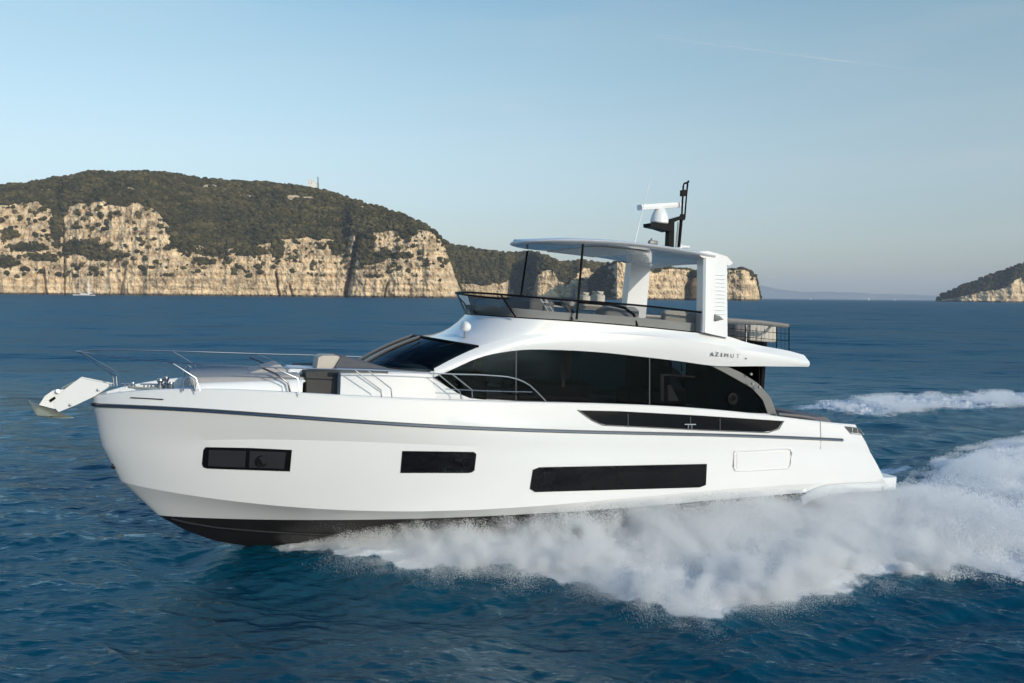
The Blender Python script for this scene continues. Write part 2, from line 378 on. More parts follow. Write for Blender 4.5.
# cleats seen through the bulwark opening
cl = MB(); c0 = US(690, 426.5, lambda X, Z: hullw(X, Z)+0.05)
cl.tube([c0+[-.16, 0, .05], c0+[.16, 0, .05]], .018, 8); cl.tube([c0+[-.05, 0, .05], c0+[-.05, 0, -.05]], .02, 8); cl.tube([c0+[.05, 0, .05], c0+[.05, 0, -.05]], .02, 8)
cl.build('cleat', 'steel', hull)
# stern vents
for (a_, b_) in (([(846, 427.3), (852, 427.5)], [(850, 432.5), (853, 432.7)]), ([(853.3, 427.8), (857, 428.4)], [(853.8, 432.8), (858, 433.2)]), ([(858, 428.8), (859.5, 429.5)], [(859, 433.3), (862.5, 433.8)])):
    both(patch(a_, b_, hullw, 0.012, 4, 2, .03), 'air_vent', 'darksteel', hull)
both(MB().tube(loop_on([(845, 426.5), (857, 427.8), (860.5, 430), (864, 434.6), (851, 433.6), (845, 426.5)], hullw, 0.012), 0.009, 6), 'vent_frame', 'steel', hull)
# chrome slot at the bow, stem eye, transom gate seams
both(MB().tube(loop_on([(131, 397.6), (163, 399.4)], hullw, 0.012), .022, 8, .6), 'fairlead', 'darksteel', hull)
MB().lathe(U(113.5, 466, 0.05), [(.03, -.02), (.07, 0), (.06, .03), (.02, .05)], 12, (-.7, -.7, 0)).build('bow_eye', 'darksteel', hull)
both(MB().tube(loop_on([(820.5, 419), (821, 440), (820.5, 449)], hullw, 0.002), .006, 5), 'gate_seam', 'grey', hull)
# faint name plate line left of stern etc. are part of the gel coat
# swim platform
PW = 2.12
pt = [U(828, 484, PW+.1), U(897, 477.5, PW)]; zt = (pt[0][2]+pt[1][2])/2; x1 = pt[1][0]+.12
pl = MB(); ztp = U(893, 477.5, PW)[2]; zbt = U(893, 489.5, PW)[2]; x0 = C_B['X1']-1.0
prof = []
for a in np.linspace(0, 1, 9):
    prof.append((x1-0.35*(1-math.cos(a*math.pi/2))*1.0 if False else x1-0.22+0.22*math.sin((1-a)*math.pi/2), -(PW-0.22+0.22*math.sin(a*math.pi/2))))
ring = [(x, y) for x, y in prof]+[(x0, -PW)]
full = ring+[(x, -y) for x, y in reversed(ring)]
pl.prism([np.array([x, y, ztp]) for x, y in full], (0, 0, zbt-ztp))
pl.build('swim_platform', 'gel', yacht, 40)
# spray flange that runs into the platform
fl = [(800, 497), (812, 490), (826, 485.5), (850, 483.5), (880, 482.5)]
flp = [US(px, py, lambda X, Z: hullw(X, Z)+.02) for px, py in fl]
both(MB().grid([[p, p+[0, -.09, -.04], p+[0, -.09, -.22], p+[0, .05, -.3]] for p in flp]), 'stern_flange', 'gel', hull, 50)
# ================================================================== superstructure
def interp_trace(tr, n, ws=None, sm=True):
    """tr: (px,py,w) -> n local points, smooth in arc length"""
    P = np.array([U(*q) for q in tr]); d = np.r_[0, np.cumsum(np.linalg.norm(np.diff(P, axis=0), axis=1))]
    # Catmull-Rom via pchip-like hermite
    q = np.linspace(0, d[-1], n); Tn = np.gradient(P, d, axis=0) if len(P) > 2 else None
    O = []
    for s in q:
        i = min(max(np.searchsorted(d, s)-1, 0), len(d)-2); hh_ = d[i+1]-d[i]; t = (s-d[i])/hh_
        if Tn is None: O.append(P[i]+(P[i+1]-P[i])*t); continue
        O.append((2*t**3-3*t**2+1)*P[i]+(t**3-2*t**2+t)*hh_*Tn[i]+(-2*t**3+3*t**2)*P[i+1]+(t**3-t**2)*hh_*Tn[i+1])
    return O
# ring0: base of the flybridge screen;  ringC: crease / windshield head;  low: bottom of the white band
scr_base = [(700, 332.5, 2.10), (640, 326.5, 2.02), (590, 322.2, 1.98), (556, 319.8, 1.93)]
NB = 16
def front_round(pS, Xf, zf, n, p=2.2):
    """from side point pS round to the centreline at Xf"""
    o = []
    for k in range(n+1):
        a = (k/n)*math.pi/2
        y = pS[1]*math.cos(a)**(2/p) if k < n else 0.0
        x = pS[0]+(Xf-pS[0])*math.sin(a)**(2/p)
        o.append(np.array([x, y, pS[2]+(zf-pS[2])*math.sin(a)]))
    return o
sb_side = interp_trace(scr_base, 20)
def fit_front(pS, zf, target, p):
    lo_, hi_ = pS[0]-6.0, pS[0]-.05
    for _ in range(30):
        m = (lo_+hi_)/2
        if min(PXY(q)[0] for q in front_round(pS, m, zf, NB, p)) < target: lo_ = m
        else: hi_ = m
    return front_round(pS, lo_, zf, NB, p)[1:]
sb = sb_side+fit_front(sb_side[-1], U(478, 315, .9)[2], 471.5, 2.3)
scr_top = [(703, 312.5, 2.10), (640, 305.5, 2.08), (590, 301.6, 2.03), (556, 299.3, 1.98)]
st_side = interp_trace(scr_top, 20)
stp = st_side+fit_front(st_side[-1], U(466, 291.8, 1.0)[2], 461.5, 2.3)
# roof: from screen base to crease / windshield head
cr_side = interp_trace([(809.3, 361.5, 2.22), (790, 357.0, 2.24), (740, 349.0, 2.22), (690, 340.5, 2.19), (640, 335.5, 2.12), (590, 333, 2.04), (545, 333.3, 2.0), (510, 337.3, 1.93), (479, 346.8, 1.84)], 46)
wh = U(479, 346.8, 1.84); whc = U(417, 336.3, 0.0)
cr = cr_side+front_round(wh, whc[0], whc[2], NB, 2.0)[1:]
sb_ext = interp_trace([(804, 355.0, 2.15), (788, 350.6, 2.14), (764, 346.3, 2.10), (747, 342.5, 2.16), (729, 336.6, 2.17), (700, 332.5, 2.10)], 14)
sbl = sb_ext[:-1]+sb
# resample sbl onto the same count as cr by fraction of the side/front split
def resample(P, n):
    P = np.array(P); d = np.r_[0, np.cumsum(np.linalg.norm(np.diff(P, axis=0), axis=1))]; q = np.linspace(0, d[-1], n)
    return [np.array([np.interp(s, d, P[:, k]) for k in range(3)]) for s in q]
sb_s = resample(sbl[:len(sbl)-NB], 46)+sbl[len(sbl)-NB:]
G = []
for a, c in zip(sb_s, cr):
    row = []
    for k in range(13):
        u = (k/12)**1.3; p = a*(1-u)+c*u
        wf = float(sst(.45, 1.3, np.linalg.norm(a[:2]-c[:2]))); fz = 1-(1-u)**2.6
        p[2] += wf*((a[2]*(1-fz)+c[2]*fz)-p[2])
        row.append(p)
    G.append(row)
Groof = G
roof = MB().grid(G).mirror().build('superstructure', 'gel', yacht, 50)
# white band: A pillar + side of fly deck overhang
bt_top = interp_trace([(809.3, 361.5, 2.22), (790, 357.0, 2.24), (740, 349.0, 2.22), (690, 340.5, 2.19), (640, 335.5, 2.12), (590, 333, 2.04), (545, 333.3, 2.0), (510, 337.3, 1.93), (479, 346.8, 1.84), (455, 357.5, 1.88), (434, 368.5, 1.92)], 56)
bt_low = interp_trace([(808.5, 366.8, 2.20), (760, 366.2, 2.20), (712, 365.6, 2.10), (680, 361.2, 2.06), (640, 356.5, 2.05), (600, 352.3, 2.03), (560, 350, 2.02), (516, 350.5, 2.0), (478, 358, 1.98), (452, 369.5, 1.98), (434, 377.5, 1.97)], 56)
G = [[t_*(1-u)+l_*u+np.array([0, -0.035*math.sin(math.pi*u), 0]) for u in (0, .2, .4, .6, .8, 1)]+[l_+np.array([0, .12, 0.0])] for t_, l_ in zip(bt_top, bt_low)]
both(MB().grid(G), 'side_moulding', 'gel', roof, 50)
# soffit of the overhang and flybridge floor
lowaft = [p for p in bt_low if p[0] > U(700, 365, 2.1)[0]]
MB().grid([[p+[0, .1, .01], np.array([p[0], 0, p[2]+.03]), p*[1, -1, 1]+[0, -.1, .01]] for p in lowaft]).build('soffit', 'gel_matt', roof)
tipr = Groof[0]+G[0][1:]; MB().grid([[p for p in tipr], [p*[1, -1, 1] for p in tipr]]).build('overhang_lip', 'gel', roof)
MB().grid([[p+[0, .02, -.02], np.array([p[0], 0, p[2]-.0]), p*[1, -1, 1]+[0, -.02, -.02]] for p in sbl[:-1]]).build('flybridge_floor', 'gel_matt', roof)
# closing wall at aft end
# windshield: base curve
wbS = U(434, 369.5, 1.90); wbC = U(362, 361.5, 0.0)
wtop = front_round(wh, whc[0], whc[2], NB, 2.0); wbot = front_round(wbS, wbC[0], wbC[2], NB, 2.0)
Gw = [[a*(1-u)+c*u+np.array([-.04*math.sin(math.pi*u), 0, .03*math.sin(math.pi*u)]) for u in np.linspace(0.02, 1, 6)] for a, c in zip(wtop, wbot)]
ws_ = MB().grid(Gw[:-2]).build('windshield', 'wind', yacht, 60)
ws2 = MB(); ws2.grid([[p*[1, -1, 1] for p in r] for r in Gw[:-2]]); ws2.build('windshield', 'wind', yacht, 60)
# centre pane strip
MB().grid([r for r in Gw[-3:]]+[[p*[1, -1, 1] for p in r] for r in Gw[-2:-4:-1]]).build('windshield', 'wind', yacht, 60)
for sg in (1, -1):
    MB().tube([p*[1, sg, 1]+[-.02, 0, .02] for p in Gw[-3]], .035, 6).build('windshield_mullion', 'grey', ws_)
MB().tube([p+[-.01, 0, .01] for p in wtop]+[p*[1, -1, 1]+[-.01, 0, .01] for p in reversed(wtop[:-1])], .03, 6).build('windshield_frame', 'black', ws_)
wp = [Gw[9][5]+[-.05, 0, .03], Gw[10][1]+[-.06, 0, .05]]
wip = MB().tube(wp, .012, 6); wip.tube([Gw[7][3]+[-.05, 0, .04], Gw[10][1]+[-.06, 0, .05]], .01, 6); wip.build('wiper', 'black', ws_)
# trunk in front of windshield (white) : side wall + top
tr_top = interp_trace([(437, 372.5, 1.93), (400, 372, 1.90), (370, 372, 1.84), (341, 373.5, 1.74)], 14)
zdeck = lambda X: C_G['z'](X)-.12
G = []
for p in tr_top:
    o_ = np.array([p[0], p[1]-.05, zdeck(p[0])]); 
    zc = wbC[2] if p[0] > wbC[0] else wbC[2]
    G.append([o_, o_*.6+p*.4, p+[0, 0, -.04], p+[0, .05, 0], p*[1, .5, 1]+[0, 0, .05], p*[1, 0, 1]+[0, 0, .08]])
tk = MB().grid(G).mirror()
tk.grid([G[-1], [p*[1, -1, 1] for p in G[-1]]]); tk.build('coach_roof', 'gel', yacht, 35)
# lower house side under the glass (white) from coach roof back to the cockpit
def sidew(X, Z): return 2.0
hs_t = interp_trace([(434, 376, 1.95), (449, 388, 1.97), (466, 397, 1.98), (500, 400, 1.98), (600, 404, 1.98), (700, 410, 1.98), (778, 414.5, 1.98)], 30)
both(MB().slab([[p, np.array([p[0], p[1], zdeck(p[0])-.2])] for p in hs_t], (0, .05, 0)), 'house_side', 'gel', yacht)
both(MB().slab([[U(430, 371.5, 1.94), U(452, 369.8, 1.96)], [U(434, 379, 1.94), U(434, 378, 1.94)]], (0, .04, 0)), 'house_side', 'gel', yacht)
# side glass in three panes
gt = [(434, 377.5), (452, 369.5), (478, 358), (516, 350.5)]
fW = lambda X, Z: 1.975
sg1 = both(patch([(434.5, 377), (452, 369.5), (478, 358), (515.6, 350.5)], [(434.8, 378.5), (449, 388), (466, 396.8), (515.6, 400.3)], fW, 0, 16, 3, .03), 'side_window', 'tint', yacht)
sg2 = both(patch([(516.4, 350.5), (560, 350), (600, 352.3), (649, 357.6)], [(516.4, 400.3), (560, 401.5), (649, 406.5)], fW, 0, 16, 3, .03), 'side_window', 'tint', yacht)
sg3 = both(patch([(650, 357.7), (680, 361.3), (712, 365.8), (731, 375), (752, 387), (763, 399)], [(650, 406.5), (700, 409.5), (768, 413.5)], fW, 0, 20, 4, .03), 'side_window', 'tint', yacht)
for x, y0, y1 in ((516, 350.5, 400.4), (649.5, 357.6, 406.6)):
    both(MB().tube([U(x, y0, 1.985), U(x, y1, 1.985)], .014, 6), 'window_post', 'grey', sg2[0])
# grey raking aft pillar
both(patch([(712, 365.8), (726, 366), (742, 373), (759, 384), (771, 398), (777, 414.8)], [(713, 366.5), (731, 376), (752, 388), (763, 400), (768, 413.7)], lambda X, Z: 2.03, 0, 22, 2, .14), 'aft_pillar', 'grey', yacht)
# speaker ring on aft glass
sp = U(732.5, 399, 2.0)
for sg, q in ((1, sg3[0]), (-1, sg3[1])):
    MB().lathe(sp*[1, sg, 1], [(.07, 0), (.075, .02), (.12, .03), (.16, .02), (.165, 0)], 24, (0, -sg, 0)).build('round_vent', 'black', q)
# black swoosh line in forward pane
MB().tube([U(486, 372.5, 2.0), U(500, 378, 2.0), (U(512, 388, 2.0)), U(520, 399.5, 2.0)], .012, 6).build('door_seam', 'black', sg1[0])
# cabin inside
XI0, XI1 = U(450, 395, 1.9)[0], U(762, 410, 1.9)[0]; zi = zdeck(XI0)-.45
MB().box(((XI0+XI1)/2, 0, zi), ((XI1-XI0)/2, 1.9, .04)).build('cabin_floor', 'interior', yacht)
MB().box((XI0+.7, 0, zi+.62), (.35, 1.5, .55), None, .06).build('dashboard', 'black', yacht)
MB().box((XI0+3.6, .9, zi+.45), (1.2, .4, .4), None, .1).build('cabin_sofa', 'interior', yacht)
MB().box((XI0+5.9, -.9, zi+.45), (.9, .35, .42), None, .08).build('cabin_sofa', 'interior', yacht)
MB().box((XI0+4.6, 1.82, zi+1.2), (.12, .03, 1.0)).build('curtain', 'interior_pale', yacht)
MB().box((XI0+1.9, 1.82, zi+1.2), (.10, .03, 1.0)).build('curtain', 'interior_pale', yacht)
MB().box((XI0+6.6, .6, zi+1.1), (.04, 1.2, 1.1)).build('galley_bulkhead', 'interior', yacht)
q0 = U(664, 377, 1.5); q1 = U(682, 401, 1.5)
fr = MB().prism([U(661, 374, 1.88), U(664, 374, 1.88), U(664, 401, 1.88), U(661, 401, 1.88)], (0, .03, 0))
fr.prism([U(664, 374, 1.88), U(695, 376, 1.88), U(695, 377.5, 1.88), U(664, 375.5, 1.88)], (0, .03, 0))
fr.prism([U(668, 385, 1.88), U(671, 385, 1.88), U(679, 401, 1.88), U(668, 401, 1.88)], (0, .03, 0))
fr.build('far_window_light', 'interior_pale', yacht)  # pale strips stand in for daylight showing through the far cabin windows
MB().prism([U(562, 372, 1.88), U(565.5, 372, 1.88), U(565, 387, 1.88), U(562, 387, 1.88)], (0, .03, 0)).build('pale_cabin_strip', 'interior_pale', yacht)  # narrow pale upright strip just behind the side glass
xa = U(748, 380, 1.2)[0]
MB().box((xa, 0, zi+1.1), (.05, 1.85, 1.15)).build('aft_bulkhead', 'black', yacht)
# aft cockpit sofa and coaming seen over the bulwark
both(MB().tube([U(778, 414, 2.2), U(800, 416, 2.25), U(815, 418.5, 2.28)], .05, 8, .8), 'cockpit_coaming', 'fabric_dark', yacht)
c_ = U(800, 424, .8); MB().box((c_[0]+.1, 0, c_[2]), (.35, 1.6, .30), None, .1).build('cockpit_sofa', 'fabric_dark', yacht)
# ---- flybridge screen
scr_idx = stp
Gs = [[a*(1-u)+c*u for u in (0, .5, 1)] for a, c in zip(stp, resample(sb[:20], 20)+sb[20:])]
MB().grid(Gs).mirror().build('flybridge_screen', 'screen', yacht, 60)
MB().tube(stp+[p*[1, -1, 1] for p in reversed(stp[:-1])], .028, 6).build('screen_rail', 'black', yacht)
MB().tube([p+[0, -.01, 0] for p in sb]+[p*[1, -1, 1]+[0, .01, 0] for p in reversed(sb[:-1])], .014, 6).build('screen_gasket', 'black', yacht)
PW_ = lambda q: float(np.interp(q[0], [500, 560, 703], [1.72, 2.0, 2.10]))
def scrpost(a, b_, r=.022): both(MB().tube([U(*a, PW_(a)), U(*b_, PW_(b_)-.04)], r, 6), 'screen_post', 'black', yacht)
scrpost((501, 295), (516, 317.7)); scrpost((703, 312.5), (703, 332.5))
both(MB().tube([U(562, 301, 1.7), U(569, 310, 1.7), U(572, 320, 1.7)], .05, 8), 'console_frame', 'fabric_dark', yacht)
both(MB().tube([U(578, 302, 1.75), U(610, 304.5, 1.78), U(625, 308, 1.78), U(634, 315, 1.78), U(637, 326, 1.78)], .035, 8), 'seat_frame', 'black', yacht)
# coaming liner behind the screen
lin_top = [p*[1, .88, 1]+[.22, 0, -.30] for p in stp]; lin_bot = [p*[1, .88, 1]+[.22, 0, -.02] for p in sb]
MB().slab([[a, c] for a, c in zip(lin_top, lin_bot)], (0, .0, -.01)).mirror().build('flybridge_coaming', 'liner', yacht, 60)
# helm console, seats
hc = U(497, 306, .9); zfl = U(560, 320, 1.88)[2]
MB().box((hc[0]+1.3, 0.2, zfl+.22), (.35, .9, .30), None, .1).build('helm_console', 'fabric_dark', yacht)
for (px, py, wl) in ((573, 292.5, 0.1), (587, 291.5, 1.0)):
    p = U(px+2, 303, wl); s_ = MB().box((p[0], p[1], p[2]-.05), (.28, .27, .10), None, .07)
    st_ = s_.build('helm_seat', 'beige', yacht)
    t_ = U(px+2, py, wl); bb = MB(); bb.box((p[0]+.24, p[1], (p[2]+t_[2])/2-.04), (.12, .25, (t_[2]-p[2])/2+.06), None, .115)
    bb.build('backrest', 'beige', st_)
s1 = U(600, 316, 1.3); s2 = U(634, 318, 1.3)
MB().box(((s1[0]+s2[0])/2, -1.3, s1[2]+.08), ((s2[0]-s1[0])/2, .3, .2), None, .09).build('lounge_sofa', 'fabric', yacht)
MB().tube([p*[1, -.9, 1]+[.1, 0, -.10] for p in stp[:14]], .06, 8, .7).build('coaming_rail', 'gel', yacht)
s1 = U(655, 322, 1.2); s2 = U(700, 326, 1.2)
MB().box(((s1[0]+s2[0])/2, -1.55, zfl+.18), ((s2[0]-s1[0])/2, .12, .22), None, .06).build('lounge_sofa', 'beige', yacht)
# pair of white slanting bars with short crosspieces by the console
gr = MB()
for a, c in (((540, 298), (552, 318)), ((545, 298.5), (557, 317.5))): gr.tube([U(*a, 1.6), U(*c, 1.6)], .016, 6)
for u in (.2, .45, .7, .9): gr.tube([U(540+12*u, 298+20*u, 1.6), U(545+12*u, 298.5+19*u, 1.6)], .012, 6)
gr.build('slanting_bars', 'plastic', yacht)
# ---- hardtop
HZ = 2.16
ht_near_top = [(512, 240.3), (530, 236.9), (560, 235.7), (600, 237.8), (640, 241.8), (680, 247), (712, 253.3)]
Xh0 = U(511, 242, 0.9)[0]+.42; Xh1 = U(716, 256, HZ)[0]
zc = np.polyfit([U(px, py+2, HZ)[0] for px, py in ht_near_top[2:]], [U(px, py+2, HZ)[2] for px, py in ht_near_top[2:]], 2)
zfront = U(514, 243.5, .6)[2]
def htw(X):
    u = (X-Xh0)/3.2
    return HZ*(1-(1-min(1, max(u, 0)))**2.2)**0.5 if X > Xh0 else 0
Xs = Xh0+(Xh1-Xh0)*np.linspace(0, 1, 34)**1.5
up_, lo_ = [], []
for X in Xs:
    wv = max(htw(X), .02); z = np.polyval(zc, X); u = min(1, (X-Xh0)/1.2); z = z*1.0 if X > U(560, 236, HZ)[0] else z
    th = .05+.06*min(1, (X-Xh0)/.9)
    up_.append([np.array([X, -wv*c, z+th*math.sqrt(max(0, 1-c*c))*1.1+.03*(1-c)]) for c in (1, .985, .95, .85, .6, .3, 0)])
    lo_.append([np.array([X, -wv*c, z-th*math.sqrt(max(0, 1-c**6))*1.0]) for c in (1, .99, .96, .9, .6, .3, 0)])
ht = MB(); ht.grid(up_).grid(lo_).mirror(); e = up_[-1]; f_ = lo_[-1]; ht.grid([e, f_]); ht.grid([[p*[1, -1, 1] for p in e], [p*[1, -1, 1] for p in f_]])
hard = ht.build('hardtop', 'gel', yacht, 50)
# recessed pale panel under the hardtop
Xp0, Xp1 = Xh0+1.5, Xh1-1.6; rp = MB()
pan = [(X, max(0.05, htw(X)-.55)) for X in np.linspace(Xp0, Xp1, 12)]
rp.slab([[np.array([X, -y*(1-2*u), np.polyval(zc, X)-.125]) for u in (0, .25, .5, .75, 1)] for X, y in pan], (0, 0, .02)); rp.build('ceiling_panel', 'plastic', hard)
# arch legs (near and far)
for sg in (1, -1):
    T = [(705, 253.5), (712, 252.8), (727, 256.5), (736, 263)]; Bq = [(703.5, 331), (703.8, 333.5), (725, 337), (735.5, 340)]
    W0, W1 = 2.08, 2.27; G = []
    secs = []
    for k in range(9):
        u = k/8; px0, px1 = 704.5+(703.5-704.5)*u, 728+.5*u; y0, y1 = 254+(332.5-254)*u, 259+(338-259)*u
        wv = W0+(W1-W0)*u; a = U(px0, y0, wv); c = U(px1, y1, wv)
        secs.append([a+[.05, 0, 0], a*.7+c*.3+[0, -.01, 0], a*.3+c*.7+[0, -.01, 0], c+[-.03, 0, 0], c+[0, .05, 0], c+[-.02, .3, 0], a+[0.02, .36, 0], a+[0, .05, 0]])
    secs = [[p*[1, sg, 1] for p in r] for r in secs]
    lg = MB().grid(secs, close=True); lg.f.append(tuple(range(8))); leg = lg.build('arch_leg', 'gel', yacht, 40)
    lv = MB()
    for k in range(11):
        y = 275+k*3.9; a, c = U(716, y, 2.16+.009*k), U(725.5, y+.4, 2.16+.009*k)
        lv.tube([a*[1, sg, 1], c*[1, sg, 1]], .004, 5)
    lv.build('louvre', 'gel', leg)
# arch cross beam
ca = U(705, 252.6, 2.08); cb = U(733, 263, 2.08); cc = U(727, 257.5, 2.08)
ab = MB(); sec = [ca+[-.25, 0, .0], ca+[.1, 0, .05], cc+[0, 0, .03], cb+[0, 0, .0], cb+[-.1, 0, -.08], ca+[-.1, 0, -.12]]
ab.grid([[p*[1, s_, 1]+[0, 0, .09*(1-s_*s_)] for p in sec] for s_ in (1, .9, .6, .3, 0, -.3, -.6, -.9, -1)], close=True); o = len(ab.v)
ab.f += [tuple(range(o-6, o)), tuple(range(o-54, o-48))]; ab.build('arch_beam', 'gel', yacht, 35)
# hardtop poles
for sg in (1, -1):
    MB().tube([U(583, 244, 1.80)*[1, sg, 1], U(576.5, 319.5, 1.94)*[1, sg, 1]], .030, 8).build('hardtop_pole', 'black', yacht)
# mast group (centreline)
W = 0.0
ms = MB(); ms.prism([U(668.5, 247, .1), U(674, 247, .1), U(674.5, 222, .1), U(683, 218.5, .1), U(683, 215.5, .1), U(671, 219, .1), U(669.5, 223, .1)], (0, .2, 0))
ms.tube([U(678.8, 247, 0), U(681.6, 216, 0)], .045, 8); ms.tube([U(681.6, 220, 0), U(683.3, 186, 0), U(684.2, 183.6, 0), U(687, 182.6, 0)], .026, 8)
ms.tube([U(682, 219, 0), U(684.6, 218.5, 0), U(687.6, 184, 0), U(688.2, 181, 0)], .026, 8)
ms.prism([U(681.2, 221, .06), U(685, 220, .06), U(685.4, 214, .06), U(681.8, 214, .06)], (0, .1, 0))
mast = ms.build('mast', 'black', yacht, 0)
MB().prism([U(682, 190, .12), U(687, 189.5, .12), U(686.6, 196, .12), U(681.7, 196, .12)], (0, .1, 0)).build('horn', 'black', mast)
MB().prism([U(686, 183.5, .08), U(689, 180.2, .08), U(689.6, 182, .08), U(687.5, 183.8, .08)], (0, .05, 0)).build('mast_light', 'black', mast)
MB().tube([U(676, 247, .1), U(678.4, 222, .1)], .022, 8).build('steel_strut', 'steel', mast)
MB().prism([U(650.5, 223, .2), U(650.8, 226.6, .2), U(660, 228.5, .2), U(669.5, 231.5, .2), U(674, 231, .2), U(674, 222.5, .2), U(668, 223.5, .2)], (0, .4, 0)).build('radar_bracket', 'black', mast)
rc = U(659.3, 222.5, 0); s_ = (U(659.3, 222.5, 0)-U(659.3, 209, 0))[2]; hD = -s_
rad = MB().lathe(rc, [(.22, -.03), (.25, .0), (.245, .10), (.21, .22), (.15, hD*.95), (.10, hD+.03)], 28).build('radar_pedestal', 'plastic', mast)
a, c = U(639.5, 207.5, .25), U(681, 204.8, -.25); d_ = (c-a); d_ /= np.linalg.norm(d_)
nrm = np.array([-d_[1], d_[0], 0]); nrm /= np.linalg.norm(nrm); u_ = np.cross(d_, nrm); u_ *= np.sign(u_[2])
bar = MB(); sc_ = [(-.08, -.07), (.08, -.075), (.10, 0), (.08, .07), (-.08, .075), (-.10, 0)]
bar.grid([[p+nrm*x+u_*y for x, y in sc_] for p in (a, a+d_*.02, c-d_*.02, c)], close=True); o = len(bar.v); bar.f += [tuple(range(o-6, o)), tuple(range(o-24, o-18))]
bar.build('radar_scanner', 'plastic', rad, 30)
MB().tube([U(634.5, 243, .9), U(649.5, 182, .9)], [.018, .007], 6).build('whip_antenna', 'plastic', yacht)
sb_ = MB(); sb_.box(U(653, 242.5, .5), (.13, .06, .05), None, .02); sb_.tube([U(650, 241, .5), U(652, 238.5, .5)], .02, 6); sb_.build('deck_speaker', 'grey', yacht)
ml = MB(); ml.tube([U(678, 246.5, -.3), U(689, 247, -.3)], .04, 8); ml.tube([U(680, 244, -.3), U(680, 249, -.3)], .05, 8); ml.build('hailer', 'plastic', yacht)
sl_ = U(465, 332.5, 1.2); lamp = MB().lathe(sl_+[0, 0, -.12], [(.03, 0), (.03, .22)], 10); lamp.build('lamp_stem', 'steel', yacht)
MB().lathe(U(464.3, 326.5, 1.2)+[0.03, 0, 0], [(.02, -.12), (.09, -.10), (.125, -.02), (.125, .06), (.09, .09), (.03, .1)], 20, (-.85, -.3, .15)).build('searchlight', 'plastic', yacht)
# aft flybridge rail
r0 = [U(713, 318, 2.2), U(728, 320.5, 2.16), U(760, 322.5, 2.12), U(788, 325.8, 2.08)]
both(MB().tube(r0, [.075, .05, .045, .04], 8, 1.6), 'aft_rail', 'grey', yacht)
MB().tube([r0[-1], r0[-1]+[.12, .2, 0], (r0[-1]+[.12, .2, 0])*[1, -1, 1], r0[-1]*[1, -1, 1]], .04, 8).build('aft_rail', 'grey', yacht)
wire = MB()
for px, y0, y1 in ((745.5, 323, 343), (776.5, 324.5, 349), (789, 326, 351)): wire.tube([U(px, y0, 2.03), U(px, y1, 2.08)], .014, 6)
for dy in (8, 15): wire.tube([U(730, 320.5+dy, 2.05), U(789, 326+dy*1.0, 2.05)], .008, 5)
for px in range(733, 789, 4): wire.tube([U(px, 322+(px-733)*.07, 2.05), U(px, 338+(px-733)*.22, 2.07)], .0035, 4)
both(wire, 'rail_netting', 'black', yacht)
tb = U(754, 341, .9); t2 = U(769, 325, .9)
cb_ = MB().box((tb[0]+.05, -.8, (tb[2]+t2[2])/2), (.45, .45, (t2[2]-tb[2])/2), None, .04).build('bar_cabinet', 'beige', yacht)
for px in (746, 764.5): MB().tube([U(px, 325, 1.5), U(px, 343, 1.5)], .018, 6).build('stool_leg', 'plastic', yacht)
MB().box(U(737, 331, .9)+[0, .3, 0], (.25, .6, .22), None, .08).build('lounge_sofa', 'fabric_dark', yacht)
# ================================================================== foredeck
def steel(pts, r=.016, name='rail', m='steel', par=yacht): return MB().tube(pts, r, 8).build(name, m, par)
def wg(X): return C_G['w'](X)-.06
railz = lambda X, dz: C_G['z'](X)+dz
# near/far bow rails
top_tr = [(76, 351.3, .05), (95, 354, .75), (125, 358, 1.3), (160, 361, 1.65), (200, 364, 1.95), (250, 366.5, 2.12), (300, 368.3, 2.2), (345, 369.5, 2.25), (400, 371.5, 2.3), (450, 374, 2.33), (490, 375.5, 2.35), (513, 378, 2.36), (528, 384, 2.37), (538, 393, 2.38), (546, 401.5, 2.39)]
near = interp_trace(top_tr, 60)
rail1 = MB().tube(near, .0145, 8).build('bow_rail', 'steel', yacht)
rail2 = MB().tube([p*[1, -1, 1] for p in near], .017, 8).build('bow_rail', 'steel', yacht)
mid = interp_trace([(445, 389, 2.34), (490, 391, 2.35), (532, 392, 2.37)], 10)
both(MB().tube(mid, .010, 6), 'middle_rail', 'steel', rail1)
def stan(a, b_, c_=None, sgs=(1, -1)):
    for sg in sgs:
        P = [U(*a)*[1, sg, 1], U(*b_)*[1, sg, 1]]+([U(*c_)*[1, sg, 1]] if c_ else [])
        MB().tube(P, .0135, 8).build('stanchion', 'steel', rail1 if sg > 0 else rail2)
stan((78, 351.6, .1), (113, 375.5, .45), (114, 386, .45)); stan((105, 369.5, .42), (116.5, 376.5, .6), (117, 386, .6), (1,))
stan((170, 361.5, 1.7), (196, 378, 1.8), (200, 391, 1.82))
stan((272, 366.8, 2.1), (298, 378.5, 2.2), (300, 395.5, 2.22))
stan((355, 370.2, 2.25), (381, 390, 2.3), (381.5, 397.5, 2.3)); stan((368, 370.5, 2.27), (391, 388.5, 2.3), (392, 398, 2.3))
stan((452, 374, 2.33), (472, 390, 2.35), (472.5, 399, 2.35))
for sg in (1, -1):
    MB().tube([U(438, 374, 2.33)*[1, sg, 1], U(460, 392, 2.35)*[1, sg, 1], U(461, 398.5, 2.35)*[1, sg, 1]], .012, 8).build('stanchion', 'steel', rail1 if sg > 0 else rail2)
